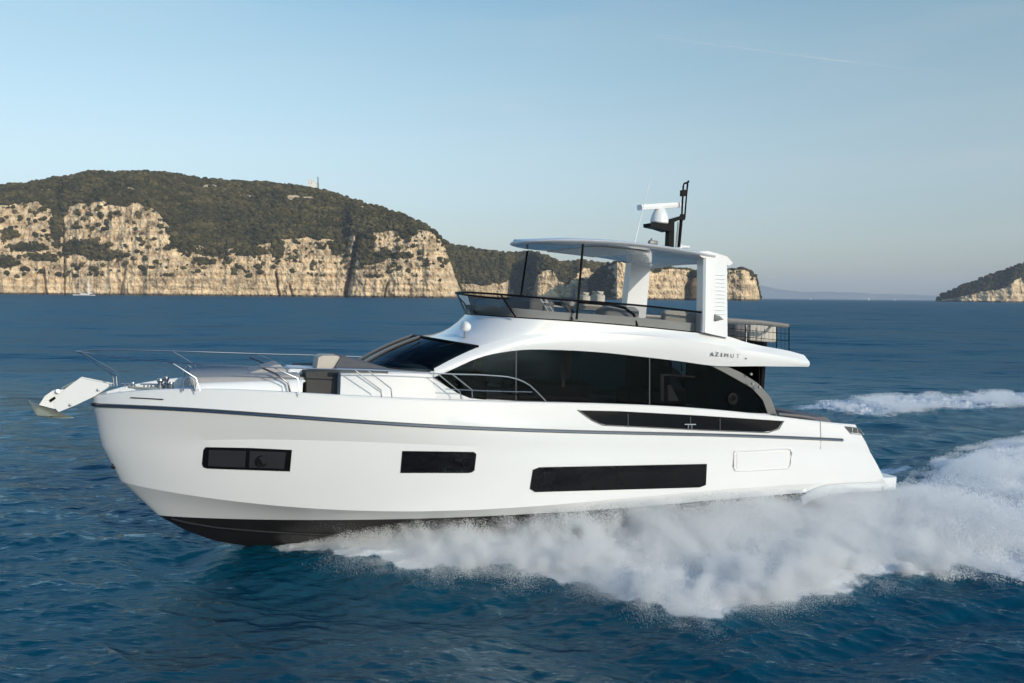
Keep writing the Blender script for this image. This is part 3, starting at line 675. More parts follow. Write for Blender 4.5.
# anchor pulpit: white plate, roller, anchor
pa = MB(); plate = [U(*q, .16) for q in ((80, 378), (112, 384.5), (95, 396), (76, 405), (58.6, 412), (54, 407), (54, 397))]
pa.prism(plate, (0, .06, 0)); pa.prism([p+np.array([0, .28, 0]) for p in plate], (0, .06, 0))
puls = pa.build('bow_roller_plate', 'gel', yacht, 0)
MB().prism([U(84, 381, .1), U(112, 386, .1), U(92, 398, .1), U(66, 402, .1)], (0, .2, 0)).build('roller_core', 'steel', puls)
an = MB(); fa = U(30, 402.5, .16); fb = U(72, 418.5, .16); fcx = U(42, 411, .16)
an.prism([U(28.5, 400.5, .02), U(38, 407.5, .02), U(58, 412.5, .02), U(74, 418, .02), U(50, 418.3, .02), U(35, 415, .02)], (0, .08, 0))
an.add([U(28.5, 400.5, .05), U(72, 417, .05), U(37, 415.5, .42), U(37, 413.5, -.34)], [(0, 1, 2), (0, 3, 1), (0, 2, 3), (1, 3, 2)])
anc = an.build('anchor', 'galv', yacht, 0)
MB().tube([U(52, 417, .03), U(47, 403, .03), U(58, 393, .03), U(86, 388, .03)], .035, 8).build('shank', 'galv', anc)
MB().prism([U(*q, .14) for q in ((39, 405), (45, 396), (52, 391), (63, 389.5), (64, 392), (58, 400), (55, 409), (47, 407))], (0, .22, 0)).build('anchor_bracket', 'galv_pale', anc)
MB().prism([U(*q, .17) for q in ((49, 400), (54.5, 396.5), (56, 398.5), (50.5, 402.5))], (0, .02, 0)).build('slot', 'black', anc)
MB().tube([U(58, 391, .30), U(58, 391, -.30)], .04, 10).build('pivot_pin', 'steel', anc)
MB().lathe(U(70, 405, .19), [(.0, -.02), (.032, 0), (.025, .02), (.0, .025)], 10, (0, -1, 0)).build('roller_bolt', 'steel', puls)
MB().lathe(U(98, 390, .19), [(.0, -.02), (.032, 0), (.025, .02), (.0, .025)], 10, (0, -1, 0)).build('roller_bolt', 'steel', puls)
MB().tube([U(62, 388.5, .05), U(74, 382.5, .05), U(82, 381, .02), U(110, 386, .0)], .03, 6).build('chain', 'galv', puls)
# deck gear: windlass, cleats
for px, py, wl, hh_, rr_ in ((133, 385.5, .5, .1, .05), (160, 387, .35, .22, .09), (166, 387, .1, .26, .07), (171, 388, .4, .16, .06)):
    MB().lathe(U(px, py, wl)+[0, 0, -.03], [(rr_, 0), (rr_, hh_*.4), (rr_*.5, hh_*.5), (rr_*.9, hh_*.8), (rr_*.8, hh_)], 14).build('windlass', 'steel', yacht)
for px, wl in ((127, .75), (146, .1), (153, -.2)):
    p = U(px, 386, wl); MB().tube([p+[-.12, 0, .04], p+[.12, 0, .04]], .018, 8).tube([p+[-.04, 0, .04], p+[-.04, 0, -.03]], .016, 6).tube([p+[.04, 0, .04], p+[.04, 0, -.03]], .016, 6).build('cleat', 'steel', yacht)
MB().tube([U(128, 387, .6), U(147, 388.5, .5), U(160, 389, .4)], .03, 6).build('anchor_chain', 'galv', yacht)
both(MB().tube([U(183, 391, 1.5), U(184, 381, 1.5), U(189, 377, 1.5), U(193, 380, 1.5), U(195, 391, 1.5)], .018, 8), 'handhold', 'steel', yacht)
both(MB().tube([U(258, 366, 1.4), U(276, 374, 1.55), U(288, 383, 1.6), U(291, 396, 1.6)], .022, 8), 'sunpad_rail', 'darksteel', yacht)
# white sunpad base and cushions
def deckbox(pxa, pxb, ytop_a, ytop_b, wl, wl_far, name, m, par=yacht, zdrop=None, bev=.08, front=.0):
    a, c = U(pxa, ytop_a, wl), U(pxb, ytop_b, wl); G = []
    for u in np.linspace(0, 1, 8):
        p = a*(1-u)+c*u; zb = (zdeck(p[0])-.05) if zdrop is None else p[2]-zdrop
        e_ = bev if 0 < u < 1 else 0
        G.append([np.array([p[0], -wl-.02, zb]), np.array([p[0], -wl, p[2]-bev]), np.array([p[0], -wl+bev*.4, p[2]-bev*.3]), np.array([p[0], -wl+bev, p[2]]),
                  np.array([p[0], wl_far-bev, p[2]]), np.array([p[0], wl_far, p[2]-bev]), np.array([p[0], wl_far+.02, zb])])
    q = MB().grid(G); k = len(G[0]); q.f.append(tuple(range(k))); o = len(q.v); q.f.append(tuple(range(o-k, o)))
    q.f.append((0, k-1, o-1, o-k)); return q.build(name, m, par, 45)
base = deckbox(196, 303, 383.5, 379.5, 1.45, 1.45, 'sunpad_base', 'gel')
deckbox(190, 300, 377.5, 374.5, 1.35, 1.35, 'sunpad_cushion', 'fabric', base, .17)
wq = MB(); a0, a1, a2 = U(250, 372.5, .6), U(276, 364.6, .6), U(292, 375, .6)
wq.prism([a0+[0, 0, -.03], a0, a1, a1+[.1, 0, 0], a2, a2+[0, 0, -.1]], (0, 1.1, 0)); wq.build('sunpad_backrest', 'fabric', base, 40)
for k, (px, wl) in enumerate(((292, 1.15), (283, .9), (297, .7))):
    MB().box(U(px, 381-k, wl)+[0, 0, .02], (.28, .2, .07), None, .06).build('cushion', 'beige' if k else 'plastic', base)
# bow cockpit: bench, table, seat with raked back
MB().box(U(301, 368.5, .2)+[0, 0, -.05], (.35, .5, .09), None, .05).build('cockpit_bench', 'plastic', yacht)
MB().box(U(306, 377.5, .9)+[0, 0, 0], (.18, .35, .035), None, .02).build('table', 'teak', yacht)
MB().prism([U(306, 372, 1.35), U(341, 371, 1.35), U(341, 398, 1.35), U(307, 398, 1.35)], (0, 2.6, 0)).build('well_shade_block', 'well', yacht)  # solid block filling the gap, coloured dark as the shade inside it
sr = MB(); sr.prism([U(*q, .7) for q in ((317, 368), (318.5, 357.5), (323, 355.6), (338, 355.9), (343, 359), (345, 372), (318, 371))], (0, .75, 0)); sr.build('forward_seat', 'beige', yacht, 40)
MB().prism([U(341, 356.6, .75), U(388, 368.2, 1.62), U(388, 373.5, 1.62), U(336, 373.5, 1.45), U(336, 366, .8)], (0, 1.6, 0)).build('seat_back_fairing', 'fabric_dark', yacht)
MB().tube([U(338, 369.8, 1.78), U(365, 370.5, 1.82), U(388, 371.5, 1.86)], .05, 8).build('coach_roof_rail', 'steel', yacht)
# name lettering on the overhang
def letter(ch, px, py, wpx, hpx, wl, parent):
    cu = bpy.data.curves.new('letter', 'FONT'); cu.body = ch; cu.size = 1; cu.extrude = 0.01
    o = bpy.data.objects.new('tmp', cu); COL.objects.link(o); bpy.context.view_layer.update()
    dg = bpy.context.evaluated_depsgraph_get(); me = bpy.data.meshes.new_from_object(o.evaluated_get(dg)); bpy.data.objects.remove(o)
    xs = [v.co.x for v in me.vertices]; ys = [v.co.y for v in me.vertices]; x0, x1, y0, y1 = min(xs), max(xs), min(ys), max(ys)
    for v in me.vertices:
        u, t = (v.co.x-x0)/(x1-x0), (v.co.y-y0)/(y1-y0)
        v.co = U(px+u*wpx, py-t*hpx+u*wpx*.08, wl+(.006 if v.co.z > 0 else -.03))
    o = bpy.data.objects.new('letter', me); COL.objects.link(o); me.materials.append(M['letter']); o.parent = parent; return o
M['letter'] = mat('letter_grey', (.24, .24, .24), .5)
for ch, px, py, wp_, hp_ in (('A', 711, 355.6, 3.2, 3.4), ('Z', 716, 356.0, 3.2, 4.0), ('I', 721.6, 356.6, .9, 3.8), ('M', 725, 356.9, 3.6, 3.8), ('U', 731, 357.4, 3.0, 3.8), ('T', 736.4, 357.8, 3.2, 3.8)): letter(ch, px, py, wp_, hp_, 2.226, roof)
MB().lathe(U(746, 358.5, 2.24), [(.02, 0), (.022, .01), (.015, .014)], 12, (0, -1, 0)).build('drain_fitting', 'grey', roof)
both(MB().tube([U(759, 365.5, 1.9), U(759.5, 384, 1.9)], .02, 6), 'awning_post', 'black', yacht)
for px, py in ((759, 387), (752, 383.5), (750.5, 374)): MB().lathe(U(px, py, 2.18), [(.035, 0), (.04, .02), (.03, .05)], 10, (0, -1, 0)).build('deck_light', 'steel', yacht)
HAZE = 0.00005
MIST = True
# ================================================================== SEA
# outline of the white water, traced on the sea surface (world metres)
def gpoly(pts, z=0.0): return np.array([ground(px, py, z)[:2] for px, py in pts])
def sdist(P, poly):
    """signed distance to polygon, positive inside"""
    x, y = P[:, 0], P[:, 1]; d2 = np.full(len(P), 1e18); ins = np.zeros(len(P), bool); n = len(poly)
    for i in range(n):
        a, b_ = poly[i], poly[(i+1) % n]; e = b_-a; wx, wy = x-a[0], y-a[1]
        t = np.clip((wx*e[0]+wy*e[1])/(e@e+1e-12), 0, 1); d2 = np.minimum(d2, (wx-e[0]*t)**2+(wy-e[1]*t)**2)
        c = ((a[1] > y) != (b_[1] > y)) & (x < e[0]*(y-a[1])/(e[1] if abs(e[1]) > 1e-9 else 1e-9)+a[0]); ins ^= c
    d = np.sqrt(d2); return np.where(ins, d, -d)
def bpt(X, wl, z=0): return toworld([X, -wl, z])[:2]
near_edge = gpoly([(262, 551), (300, 560), (350, 570), (400, 577), (470, 581), (540, 586), (590, 594), (640, 612), (700, 628), (745, 616), (800, 604), (840, 594), (900, 582), (960, 580), (1030, 588), (1130, 600), (1300, 612)])
hull_edge = np.array([bpt(4.6, .15), bpt(6, .9), bpt(8, 1.4), bpt(11, 1.7), bpt(15, 1.7), bpt(19.5, 1.6)])
far_edge = gpoly([(905, 492), (930, 470), (960, 455), (1000, 446), (1050, 440), (1150, 432), (1400, 428)])
POLY_NEAR = np.vstack([near_edge, far_edge[::-1], hull_edge[::-1]])
POLY_FAR = gpoly([(795, 410), (825, 404), (860, 400), (930, 397), (1040, 394), (1250, 392), (1250, 408), (1040, 413), (960, 418), (900, 424), (850, 424), (815, 416)])
# starboard side of the hull has its own wash
sb_edge = np.array([bpt(4.6, -.15), bpt(8, -3.2), bpt(12, -4.6), bpt(16, -5.5), bpt(20, -6.2), bpt(26, -7.5), bpt(26, -2), bpt(19.5, -1.6), bpt(11, -1.7), bpt(6, -.9)])
def foam_mask(P):
    n1 = fbm(P[:, 0]*.9, P[:, 1]*.9, 4)-.5; n2 = fbm(P[:, 0]*.35+40, P[:, 1]*.35, 4)-.5
    a = sst(-.5, .7, sdist(P, POLY_NEAR)+1.4*n1)
    fr = sst(-1.2, 2.5, sdist(P, POLY_FAR)+5*n2)*.85
    c = sst(-.6, .8, sdist(P, sb_edge)+1.6*n1)*.9
    return np.maximum(np.maximum(a, fr), c)
# sheet: polar grid, fine towards the view
th = np.concatenate([np.linspace(-180, -52, 60, endpoint=False), np.linspace(-52, -36, 130, endpoint=False), np.linspace(-36, 36, 1500, endpoint=False), np.linspace(36, 52, 130, endpoint=False), np.linspace(52, 180, 60, endpoint=False)])
rr_ = np.concatenate([[0.5, 2, 4, 6, 8, 9.5], 1/np.linspace(1/10.5, 1/420, 720), np.geomspace(440, 19000, 50)])
TH, RR = np.meshgrid(R(1)*th, rr_); WX, WY = RR*np.sin(TH), RR*np.cos(TH)
x, y = WX.ravel(), WY.ravel(); r_ = RR.ravel()
cell = np.maximum(r_*R(72/1500), np.interp(r_, rr_, np.gradient(rr_)))
cell = np.where(np.abs(np.degrees(TH.ravel())) > 36, cell*3, cell)
g = np.random.default_rng(11)
H = np.zeros_like(x); DX = np.zeros_like(x); DY = np.zeros_like(x)
wind = R(200)
gust = .55+.9*fbm(x/14, y/14, 3)
near = np.where(r_ < 900)[0]
for i in range(70):
    lam = 0.22*(9/0.22)**(i/69.0)*g.uniform(.93, 1.07); k = 2*math.pi/lam
    a0 = wind+g.normal(0, .62); kx, ky = k*math.sin(a0), k*math.cos(a0); ph = g.uniform(0, 6.28)
    amp = 0.0046*lam**0.68 if lam < 2.2 else 0.0046*2.2**.76*(2.2/lam)**.05
    at = amp*np.clip((lam/cell[near]-2.2)/2.5, 0, 1)*(gust[near] if lam < 4 else 1)
    arg = kx*x[near]+ky*y[near]+ph+1.1*np.sin(.37*kx*y[near]*.3+ph*2)
    sn, cs = np.sin(arg), np.cos(arg)
    H[near] += at*cs; DX[near] -= at*.95*sn*kx/k; DY[near] -= at*.95*sn*ky/k
P2 = np.stack([x, y], 1); fm = np.zeros_like(x)
sel = np.where((r_ < 160) & (y > 5))[0]; fm[sel] = foam_mask(P2[sel])
# wake relief: rolled edge of the wash and lumpy foam
dn = np.full_like(x, -99.); dn[sel] = sdist(P2[sel], POLY_NEAR)
lump = np.zeros_like(x); lump[sel] = fbm(x[sel]*1.3, y[sel]*1.3, 5, .6)
H += sst(-1.2, .9, dn)*(1-.55*sst(1.2, 4, dn))*(.14+.20*lump)*(r_ < 160)
H += -.18*np.exp(-((dn+1.9)/.8)**2)*(dn > -20)
dfar = np.full_like(x, -99.); dfar[sel] = sdist(P2[sel], POLY_FAR)
H += sst(-3, 1.5, dfar)*(.15+.35*fbm(x*2.2, y*1.2, 5, .65)*fm)
# the hull presses the water down
Pl = tolocal(np.stack([x[sel], y[sel], 0*x[sel]], 1))
ins = (Pl[:, 0] > 4.5) & (Pl[:, 0] < 20.4) & (np.abs(Pl[:, 1]) < 1.7*sst(4.4, 9, Pl[:, 0]))
H[sel] = np.where(ins, np.minimum(H[sel], .0), H[sel])
V = np.stack([x+DX, y+DY, H], 1)
F = gridF(len(rr_), len(th), True)
def water_material():
    m = bpy.data.materials.new('sea_water'); m.use_nodes = True; n = m.node_tree; p = n.nodes['Principled BSDF']; L_ = n.links.new
    N = lambda t: n.nodes.new(t)
    at = N('ShaderNodeAttribute'); at.attribute_name = 'foam'; geo = N('ShaderNodeNewGeometry')
    nz = N('ShaderNodeTexNoise'); nz.inputs['Scale'].default_value = 2.2; nz.inputs['Detail'].default_value = 9; nz.inputs['Roughness'].default_value = .72
    mp = N('ShaderNodeMapping'); mp.inputs['Scale'].default_value = (1, 1, .4); L_(geo.outputs['Position'], mp.inputs[0]); L_(mp.outputs[0], nz.inputs['Vector'])
    # foam = smoothstep(noise threshold)
    ad = N('ShaderNodeMath'); ad.operation = 'ADD'; L_(at.outputs['Fac'], ad.inputs[0]); L_(nz.outputs['Fac'], ad.inputs[1])
    mr = N('ShaderNodeMapRange'); mr.interpolation_type = 'SMOOTHSTEP'; mr.inputs[1].default_value = .93; mr.inputs[2].default_value = 1.22
    L_(ad.outputs[0], mr.inputs[0])
    mu = N('ShaderNodeMath'); mu.operation = 'MULTIPLY'; L_(mr.outputs[0], mu.inputs[0])
    gt_ = N('ShaderNodeMath'); gt_.operation = 'GREATER_THAN'; gt_.inputs[1].default_value = .02; L_(at.outputs['Fac'], gt_.inputs[0]); L_(gt_.outputs[0], mu.inputs[1])
    # tiny breaking flecks are left to the light; ripples
    b1 = N('ShaderNodeTexNoise'); b1.inputs['Scale'].default_value = 5.5; b1.inputs['Detail'].default_value = 7; b1.inputs['Roughness'].default_value = .62
    mp2 = N('ShaderNodeMapping'); mp2.inputs['Rotation'].default_value = (0, 0, .35); mp2.inputs['Scale'].default_value = (.7, 1.5, 1); L_(geo.outputs['Position'], mp2.inputs[0]); L_(mp2.outputs[0], b1.inputs['Vector'])
    b2 = N('ShaderNodeTexNoise'); b2.inputs['Scale'].default_value = .55; b2.inputs['Detail'].default_value = 5; L_(mp2.outputs[0], b2.inputs['Vector'])
    bp = N('ShaderNodeBump'); bp.inputs['Strength'].default_value = .40; bp.inputs['Distance'].default_value = .08; L_(b1.outputs['Fac'], bp.inputs['Height'])
    bp2 = N('ShaderNodeBump'); bp2.inputs['Strength'].default_value = .5; bp2.inputs['Distance'].default_value = .55; L_(b2.outputs['Fac'], bp2.inputs['Height']); L_(bp.outputs[0], bp2.inputs['Normal'])
    b4 = N('ShaderNodeTexNoise'); b4.inputs['Scale'].default_value = .05; b4.inputs['Detail'].default_value = 12; b4.inputs['Roughness'].default_value = .85; L_(mp2.outputs[0], b4.inputs['Vector'])
    sb_ = N('ShaderNodeVectorMath'); sb_.operation = 'SUBTRACT'; sb_.inputs[1].default_value = (.5, .5, .5); L_(b4.outputs['Color'], sb_.inputs[0])
    ml0 = N('ShaderNodeVectorMath'); ml0.operation = 'MULTIPLY'; ml0.inputs[1].default_value = (1.9, 2.8, 0); L_(sb_.outputs[0], ml0.inputs[0])
    ch = N('ShaderNodeAttribute'); ch.attribute_name = 'chop'; ml_ = N('ShaderNodeVectorMath'); ml_.operation = 'SCALE'; L_(ml0.outputs[0], ml_.inputs[0]); L_(ch.outputs['Fac'], ml_.inputs['Scale'])
    av = N('ShaderNodeVectorMath'); av.operation = 'ADD'; L_(ml_.outputs[0], av.inputs[0]); L_(bp2.outputs[0], av.inputs[1])
    nv = N('ShaderNodeVectorMath'); nv.operation = 'NORMALIZE'; L_(av.outputs[0], nv.inputs[0])
    L_(nv.outputs[0], p.inputs['Normal'])
    p.inputs['Base Color'].default_value = (0.0007, 0.047, 0.080, 1); p.inputs['Roughness'].default_value = .06
    rg = N('ShaderNodeAttribute'); rg.attribute_name = 'chop'; rm = N('ShaderNodeMapRange'); rm.inputs[1].default_value = .02; rm.inputs[2].default_value = 1.0; rm.inputs[3].default_value = .05; rm.inputs[4].default_value = .28; L_(rg.outputs['Fac'], rm.inputs[0]); L_(rm.outputs[0], p.inputs['Roughness'])
    p.inputs['IOR'].default_value = 1.36; p.inputs['Specular Tint'].default_value = (.42, .80, 1.0, 1)
    # foam surface
    fo = N('ShaderNodeBsdfDiffuse'); fo.inputs[0].default_value = (.76, .76, .75, 1)
    b3 = N('ShaderNodeBump'); b3.inputs['Strength'].default_value = .9; b3.inputs['Distance'].default_value = .12; L_(nz.outputs['Fac'], b3.inputs['Height']); L_(b3.outputs[0], fo.inputs['Normal'])
    # aerated green-blue water under thin foam
    cm = N('ShaderNodeMix'); cm.data_type = 'RGBA'; cm.inputs[6].default_value = (0.0007, 0.047, 0.080, 1); cm.inputs[7].default_value = (0.05, .15, .19, 1)
    cl_ = N('ShaderNodeMath'); cl_.operation = 'MULTIPLY'; cl_.inputs[1].default_value = .55; L_(at.outputs['Fac'], cl_.inputs[0]); L_(cl_.outputs[0], cm.inputs[0]); L_(cm.outputs[2], p.inputs['Base Color'])
    # water = blue body seen through the surface + sky mirrored by it; rough far water mirrors less, as many facets lean to the viewer
    wd = N('ShaderNodeBsdfDiffuse'); L_(cm.outputs[2], wd.inputs[0]); L_(nv.outputs[0], wd.inputs['Normal'])
    wg_ = N('ShaderNodeBsdfGlossy'); wg_.inputs[0].default_value = (.64, .84, .93, 1); L_(nv.outputs[0], wg_.inputs['Normal']); L_(rm.outputs[0], wg_.inputs['Roughness'])
    fr_ = N('ShaderNodeFresnel'); fr_.inputs[0].default_value = 1.35; L_(nv.outputs[0], fr_.inputs['Normal'])
    cp = N('ShaderNodeMapRange'); cp.inputs[1].default_value = .02; cp.inputs[2].default_value = 1; cp.inputs[3].default_value = .62; cp.inputs[4].default_value = .25; L_(rg.outputs['Fac'], cp.inputs[0])
    mn = N('ShaderNodeMath'); mn.operation = 'MINIMUM'; L_(fr_.outputs[0], mn.inputs[0]); L_(cp.outputs[0], mn.inputs[1])
    wm = N('ShaderNodeMixShader'); L_(mn.outputs[0], wm.inputs[0]); L_(wd.outputs[0], wm.inputs[1]); L_(wg_.outputs[0], wm.inputs[2])
    mx = N('ShaderNodeMixShader'); L_(mu.outputs[0], mx.inputs[0]); L_(wm.outputs[0], mx.inputs[1]); L_(fo.outputs[0], mx.inputs[2])
    L_(mx.outputs[0], n.nodes['Material Output'].inputs[0]); return m
sea = npmesh('sea', V, F, water_material(), {'foam': fm, 'chop': .02+.98*sst(13, 90, r_)}); tag(sea, kind='structure')
# ================================================================== SPRAY: droplets thrown up along the hull and astern
def spray(name, n, seed, rad, label, mode):
    g = np.random.default_rng(seed); pts = []
    need = n; 
    while need > 0:
        m = need*4
        if mode == 'side':
            X = 4.3+17.5*g.random(m)**.85; u = g.random(m)
            wh_ = np.interp(X, [4.3, 6, 8, 11, 15, 20, 22], [.15, .9, 1.5, 1.95, 2.0, 1.9, 1.6])
            wo = wh_+np.interp(X, [4.3, 6, 8, 11, 14, 17, 22], [.25, 1.1, 2.1, 3.0, 4.3, 4.7, 4.6])
            lat = wh_+(wo-wh_)*u
            top = np.interp(X, [4.3, 5.5, 7, 9, 11, 14, 17, 20, 22], [.10, .34, .50, .60, .75, .85, .80, .62, .55])
            prof = top*(.45+1.0*np.sin(math.pi*np.clip(u*.8+.05, 0, 1)))*(1-.35*u)
            z = g.random(m)**1.5*prof*1.35
            W_ = np.stack([X, -lat, np.zeros(m)], 1)@BR.T+ORG; Px, Py = W_[:, 0], W_[:, 1]
            dens = sst(.30, .60, .5*vn3(Px*1.1+3, Py*1.1, z*2.2)+.5*vn3(Px*3.3+7, Py*3.3, z*4.))*(.25+.75*sst(.30, .62, vn3(X*5.5+z*1.5, lat*.55+9, z*1.1)))*(1-.8*np.clip(z/(prof*1.35+1e-3), 0, 1)**1.2)
            dens = np.maximum(dens, .30*(z < .5)); dens *= .35+.65*sst(4.2, 9, X)
        elif mode == 'stern':
            Px = np.interp(g.random(m), [0, 1], [9, 22]); Py = g.uniform(15, 40, m)
            d = sdist(np.stack([Px, Py], 1), POLY_NEAR)
            top = .25+1.15*sst(-.3, 2.5, d)*sst(.30, .7, vn2(Px*.45, Py*.45))
            z = g.random(m)**1.6*top
            dens = (d > -.25)*sst(.38, .62, .6*vn3(Px*.9, Py*.9, z*2)+.4*vn3(Px*3+7, Py*3, z*4.))*(1-.8*z/top)
            Pl_ = tolocal(np.stack([Px, Py, z], 1)); dens *= ~((Pl_[:, 0] < 20.6) & (np.abs(Pl_[:, 1]) < 2.4))
        elif mode == 'edge':
            i = g.integers(1, 14, m); t = g.random(m); E = near_edge[i]*(1-t[:, None])+near_edge[i+1]*t[:, None] if False else near_edge[i]*(1-t[:, None])+near_edge[np.minimum(i+1, len(near_edge)-1)]*t[:, None]
            off = g.normal(0, .38, m); Px, Py = E[:, 0]+g.normal(0, .2, m), E[:, 1]+off+.35
            z = np.abs(g.normal(0, .22, m))*(.4+1.3*vn2(Px*.8, Py*.8)); dens = sst(.40, .62, .6*vn3(Px*1.4, Py*1.4, z*2)+.4*vn3(Px*4, Py*4, z*5))*sst(260, 420, 512+Px/Py*850)
        elif mode == 'plume':
            if not pts:
                npl = 90; e_ = np.sort(g.uniform(3.5, 13.5, npl)); i0 = e_.astype(int); ff = (e_-i0)[:, None]; C0 = near_edge[i0]*(1-ff)+near_edge[i0+1]*ff
                inw = g.uniform(-.1, 2.2, npl)[:, None]; C0 = C0+np.array([-.25, .97])*inw; hgt = g.uniform(.25, .85, npl)*(.6+.4*g.random(npl)); az_ = g.normal(R(-95), .5, npl)
            k0 = g.integers(0, npl, m); t = g.random(m)**.8; vel = np.abs(g.normal(1, .28, m)); aa = az_[k0]+g.normal(0, .35, m); reach = hgt[k0]*1.1*vel
            Px = C0[k0, 0]+np.cos(aa)*reach*t+g.normal(0, .06, m); Py = C0[k0, 1]+np.sin(aa)*reach*t+g.normal(0, .06, m)
            z = .05+hgt[k0]*vel*4*t*(1-t)*.9+np.abs(g.normal(0, .05, m)); dens = .25+.75*sst(.35, .6, vn3(aa*9+k0*7, vel*7, t*2))
        else:
            Px, Py = g.uniform(10, 40, m), g.uniform(36, 62, m); d = sdist(np.stack([Px, Py], 1), POLY_FAR)
            z = .05+g.random(m)**2*.5; dens = (d > 1.0)*sst(.42, .62, .6*vn3(Px*.8, Py*.5, z*2)+.4*vn3(Px*2.6, Py*2, z*4.))
        k = g.random(m) < dens; q = np.stack([Px, Py, z+.05 if mode != 'far' else z], 1)[k][:need]; pts.append(q); need -= len(q)
    P = np.concatenate(pts)[:n]; me = bpy.data.meshes.new(name); me.vertices.add(len(P)); me.vertices.foreach_set('co', P.astype(np.float32).ravel())
    rd = rad[0]+(rad[1]-rad[0])*g.random(len(P))**3
    at = me.attributes.new('rad', 'FLOAT', 'POINT'); at.data.foreach_set('value', rd.astype(np.float32)); me.update()
    o = bpy.data.objects.new(name, me); COL.objects.link(o)
    ng = bpy.data.node_groups.get('droplets')
    if ng is None:
        ng = bpy.data.node_groups.new('droplets', 'GeometryNodeTree')
        ng.interface.new_socket('Geometry', in_out='INPUT', socket_type='NodeSocketGeometry'); ng.interface.new_socket('Geometry', in_out='OUTPUT', socket_type='NodeSocketGeometry')
        a = ng.nodes.new('NodeGroupInput'); b_ = ng.nodes.new('NodeGroupOutput'); mp = ng.nodes.new('GeometryNodeMeshToPoints'); na = ng.nodes.new('GeometryNodeInputNamedAttribute'); na.inputs['Name'].default_value = 'rad'
        sm = ng.nodes.new('GeometryNodeSetMaterial'); sm.inputs['Material'].default_value = M['spray']
        ng.links.new(a.outputs[0], mp.inputs['Mesh']); ng.links.new(na.outputs['Attribute'], mp.inputs['Radius']); ng.links.new(mp.outputs[0], sm.inputs[0]); ng.links.new(sm.outputs[0], b_.inputs[0])
    o.modifiers.new('droplets', 'NODES').node_group = ng
    tag(o, label, None, None, 'stuff'); return o
ms_ = bpy.data.materials.new('spray'); ms_.use_nodes = True; n_ = ms_.node_tree; n_.nodes.clear()
o_ = n_.nodes.new('ShaderNodeOutputMaterial'); d_ = n_.nodes.new('ShaderNodeBsdfDiffuse'); t_ = n_.nodes.new('ShaderNodeBsdfTranslucent'); x_ = n_.nodes.new('ShaderNodeMixShader')
d_.inputs[0].default_value = (.95, .945, .93, 1); t_.inputs[0].default_value = (.95, .945, .93, 1); x_.inputs[0].default_value = .5
n_.links.new(d_.outputs[0], x_.inputs[1]); n_.links.new(t_.outputs[0], x_.inputs[2]); n_.links.new(x_.outputs[0], o_.inputs[0]); M['spray'] = ms_
spray('hull_spray', 2100000, 1, (.0020, .0068), 'white spray thrown out along the near side of the hull', 'side')
spray('stern_spray', 800000, 2, (.003, .012), 'white water and mist boiling up behind the stern', 'stern')
spray('wash_edge_spray', 800000, 3, (.0011, .0036), 'broken spray along the outer edge of the near wash', 'edge')
spray('plume_spray', 800000, 9, (.0014, .0048), 'small plumes of droplets leaping from the outer wash', 'plume')
spray('wake_spray', 320000, 4, (.004, .011), 'far wake crest of white water beyond the stern', 'far')
def mist_material(d):
    m = bpy.data.materials.new('mist'); m.use_nodes = True; n = m.node_tree; n.nodes.clear(); L_ = n.links.new; N = lambda t: n.nodes.new(t)
    o = N('ShaderNodeOutputMaterial'); v = N('ShaderNodeVolumePrincipled'); v.inputs['Color'].default_value = (.98, .98, .98, 1); v.inputs['Anisotropy'].default_value = .1
    g_ = N('ShaderNodeNewGeometry'); z_ = N('ShaderNodeTexNoise'); z_.inputs['Scale'].default_value = 1.5; z_.inputs['Detail'].default_value = 5; z_.inputs['Roughness'].default_value = .6; L_(g_.outputs['Position'], z_.inputs['Vector'])
    mr = N('ShaderNodeMapRange'); mr.inputs[1].default_value = .42; mr.inputs[2].default_value = .66; mr.inputs[3].default_value = 0; mr.inputs[4].default_value = d; L_(z_.outputs['Fac'], mr.inputs[0])
    L_(mr.outputs[0], v.inputs['Density']); L_(v.outputs[0], o.inputs['Volume']); return m
G = []
for X in np.linspace(6.0, 21.5, 32):
    f_ = math.sin(math.pi*min(1, max(0.02, (X-5.9)/6))/2); wh_ = float(np.interp(X, [6, 8, 11, 15, 20, 22], [1.1, 1.6, 2.0, 2.05, 1.9, 1.6])); wo = wh_+float(np.interp(X, [6, 8, 11, 14, 17, 22], [.8, 1.7, 2.6, 3.7, 4.2, 4.2]))
    tp = float(np.interp(X, [6, 9, 14, 18, 21.5], [.3, .62, .95, .9, .6])); row = []
    for t in np.linspace(0, 1, 9):
        wv = wh_+(wo-wh_)*t; q = toworld([X, -wv, 0]); row.append(np.array([q[0], q[1], .08+tp*(1-t**2)*(.85+.3*math.sin(X*2.1+t*3))]))
    for t in np.linspace(1, 0, 9):
        wv = wh_+(wo-wh_)*t; q = toworld([X, -wv, 0]); row.append(np.array([q[0], q[1], -.15]))
    G.append(row)
mm_ = MB().grid(G, close=True); k_ = len(G[0]); o = len(mm_.v); mm_.f += [tuple(range(k_)), tuple(range(o-1, o-k_-1, -1))]
if MIST: tag(mm_.build('hull_mist', mist_material(1.1), None, 80), 'soft white mist hanging over the wash beside the hull', None, None, 'stuff')
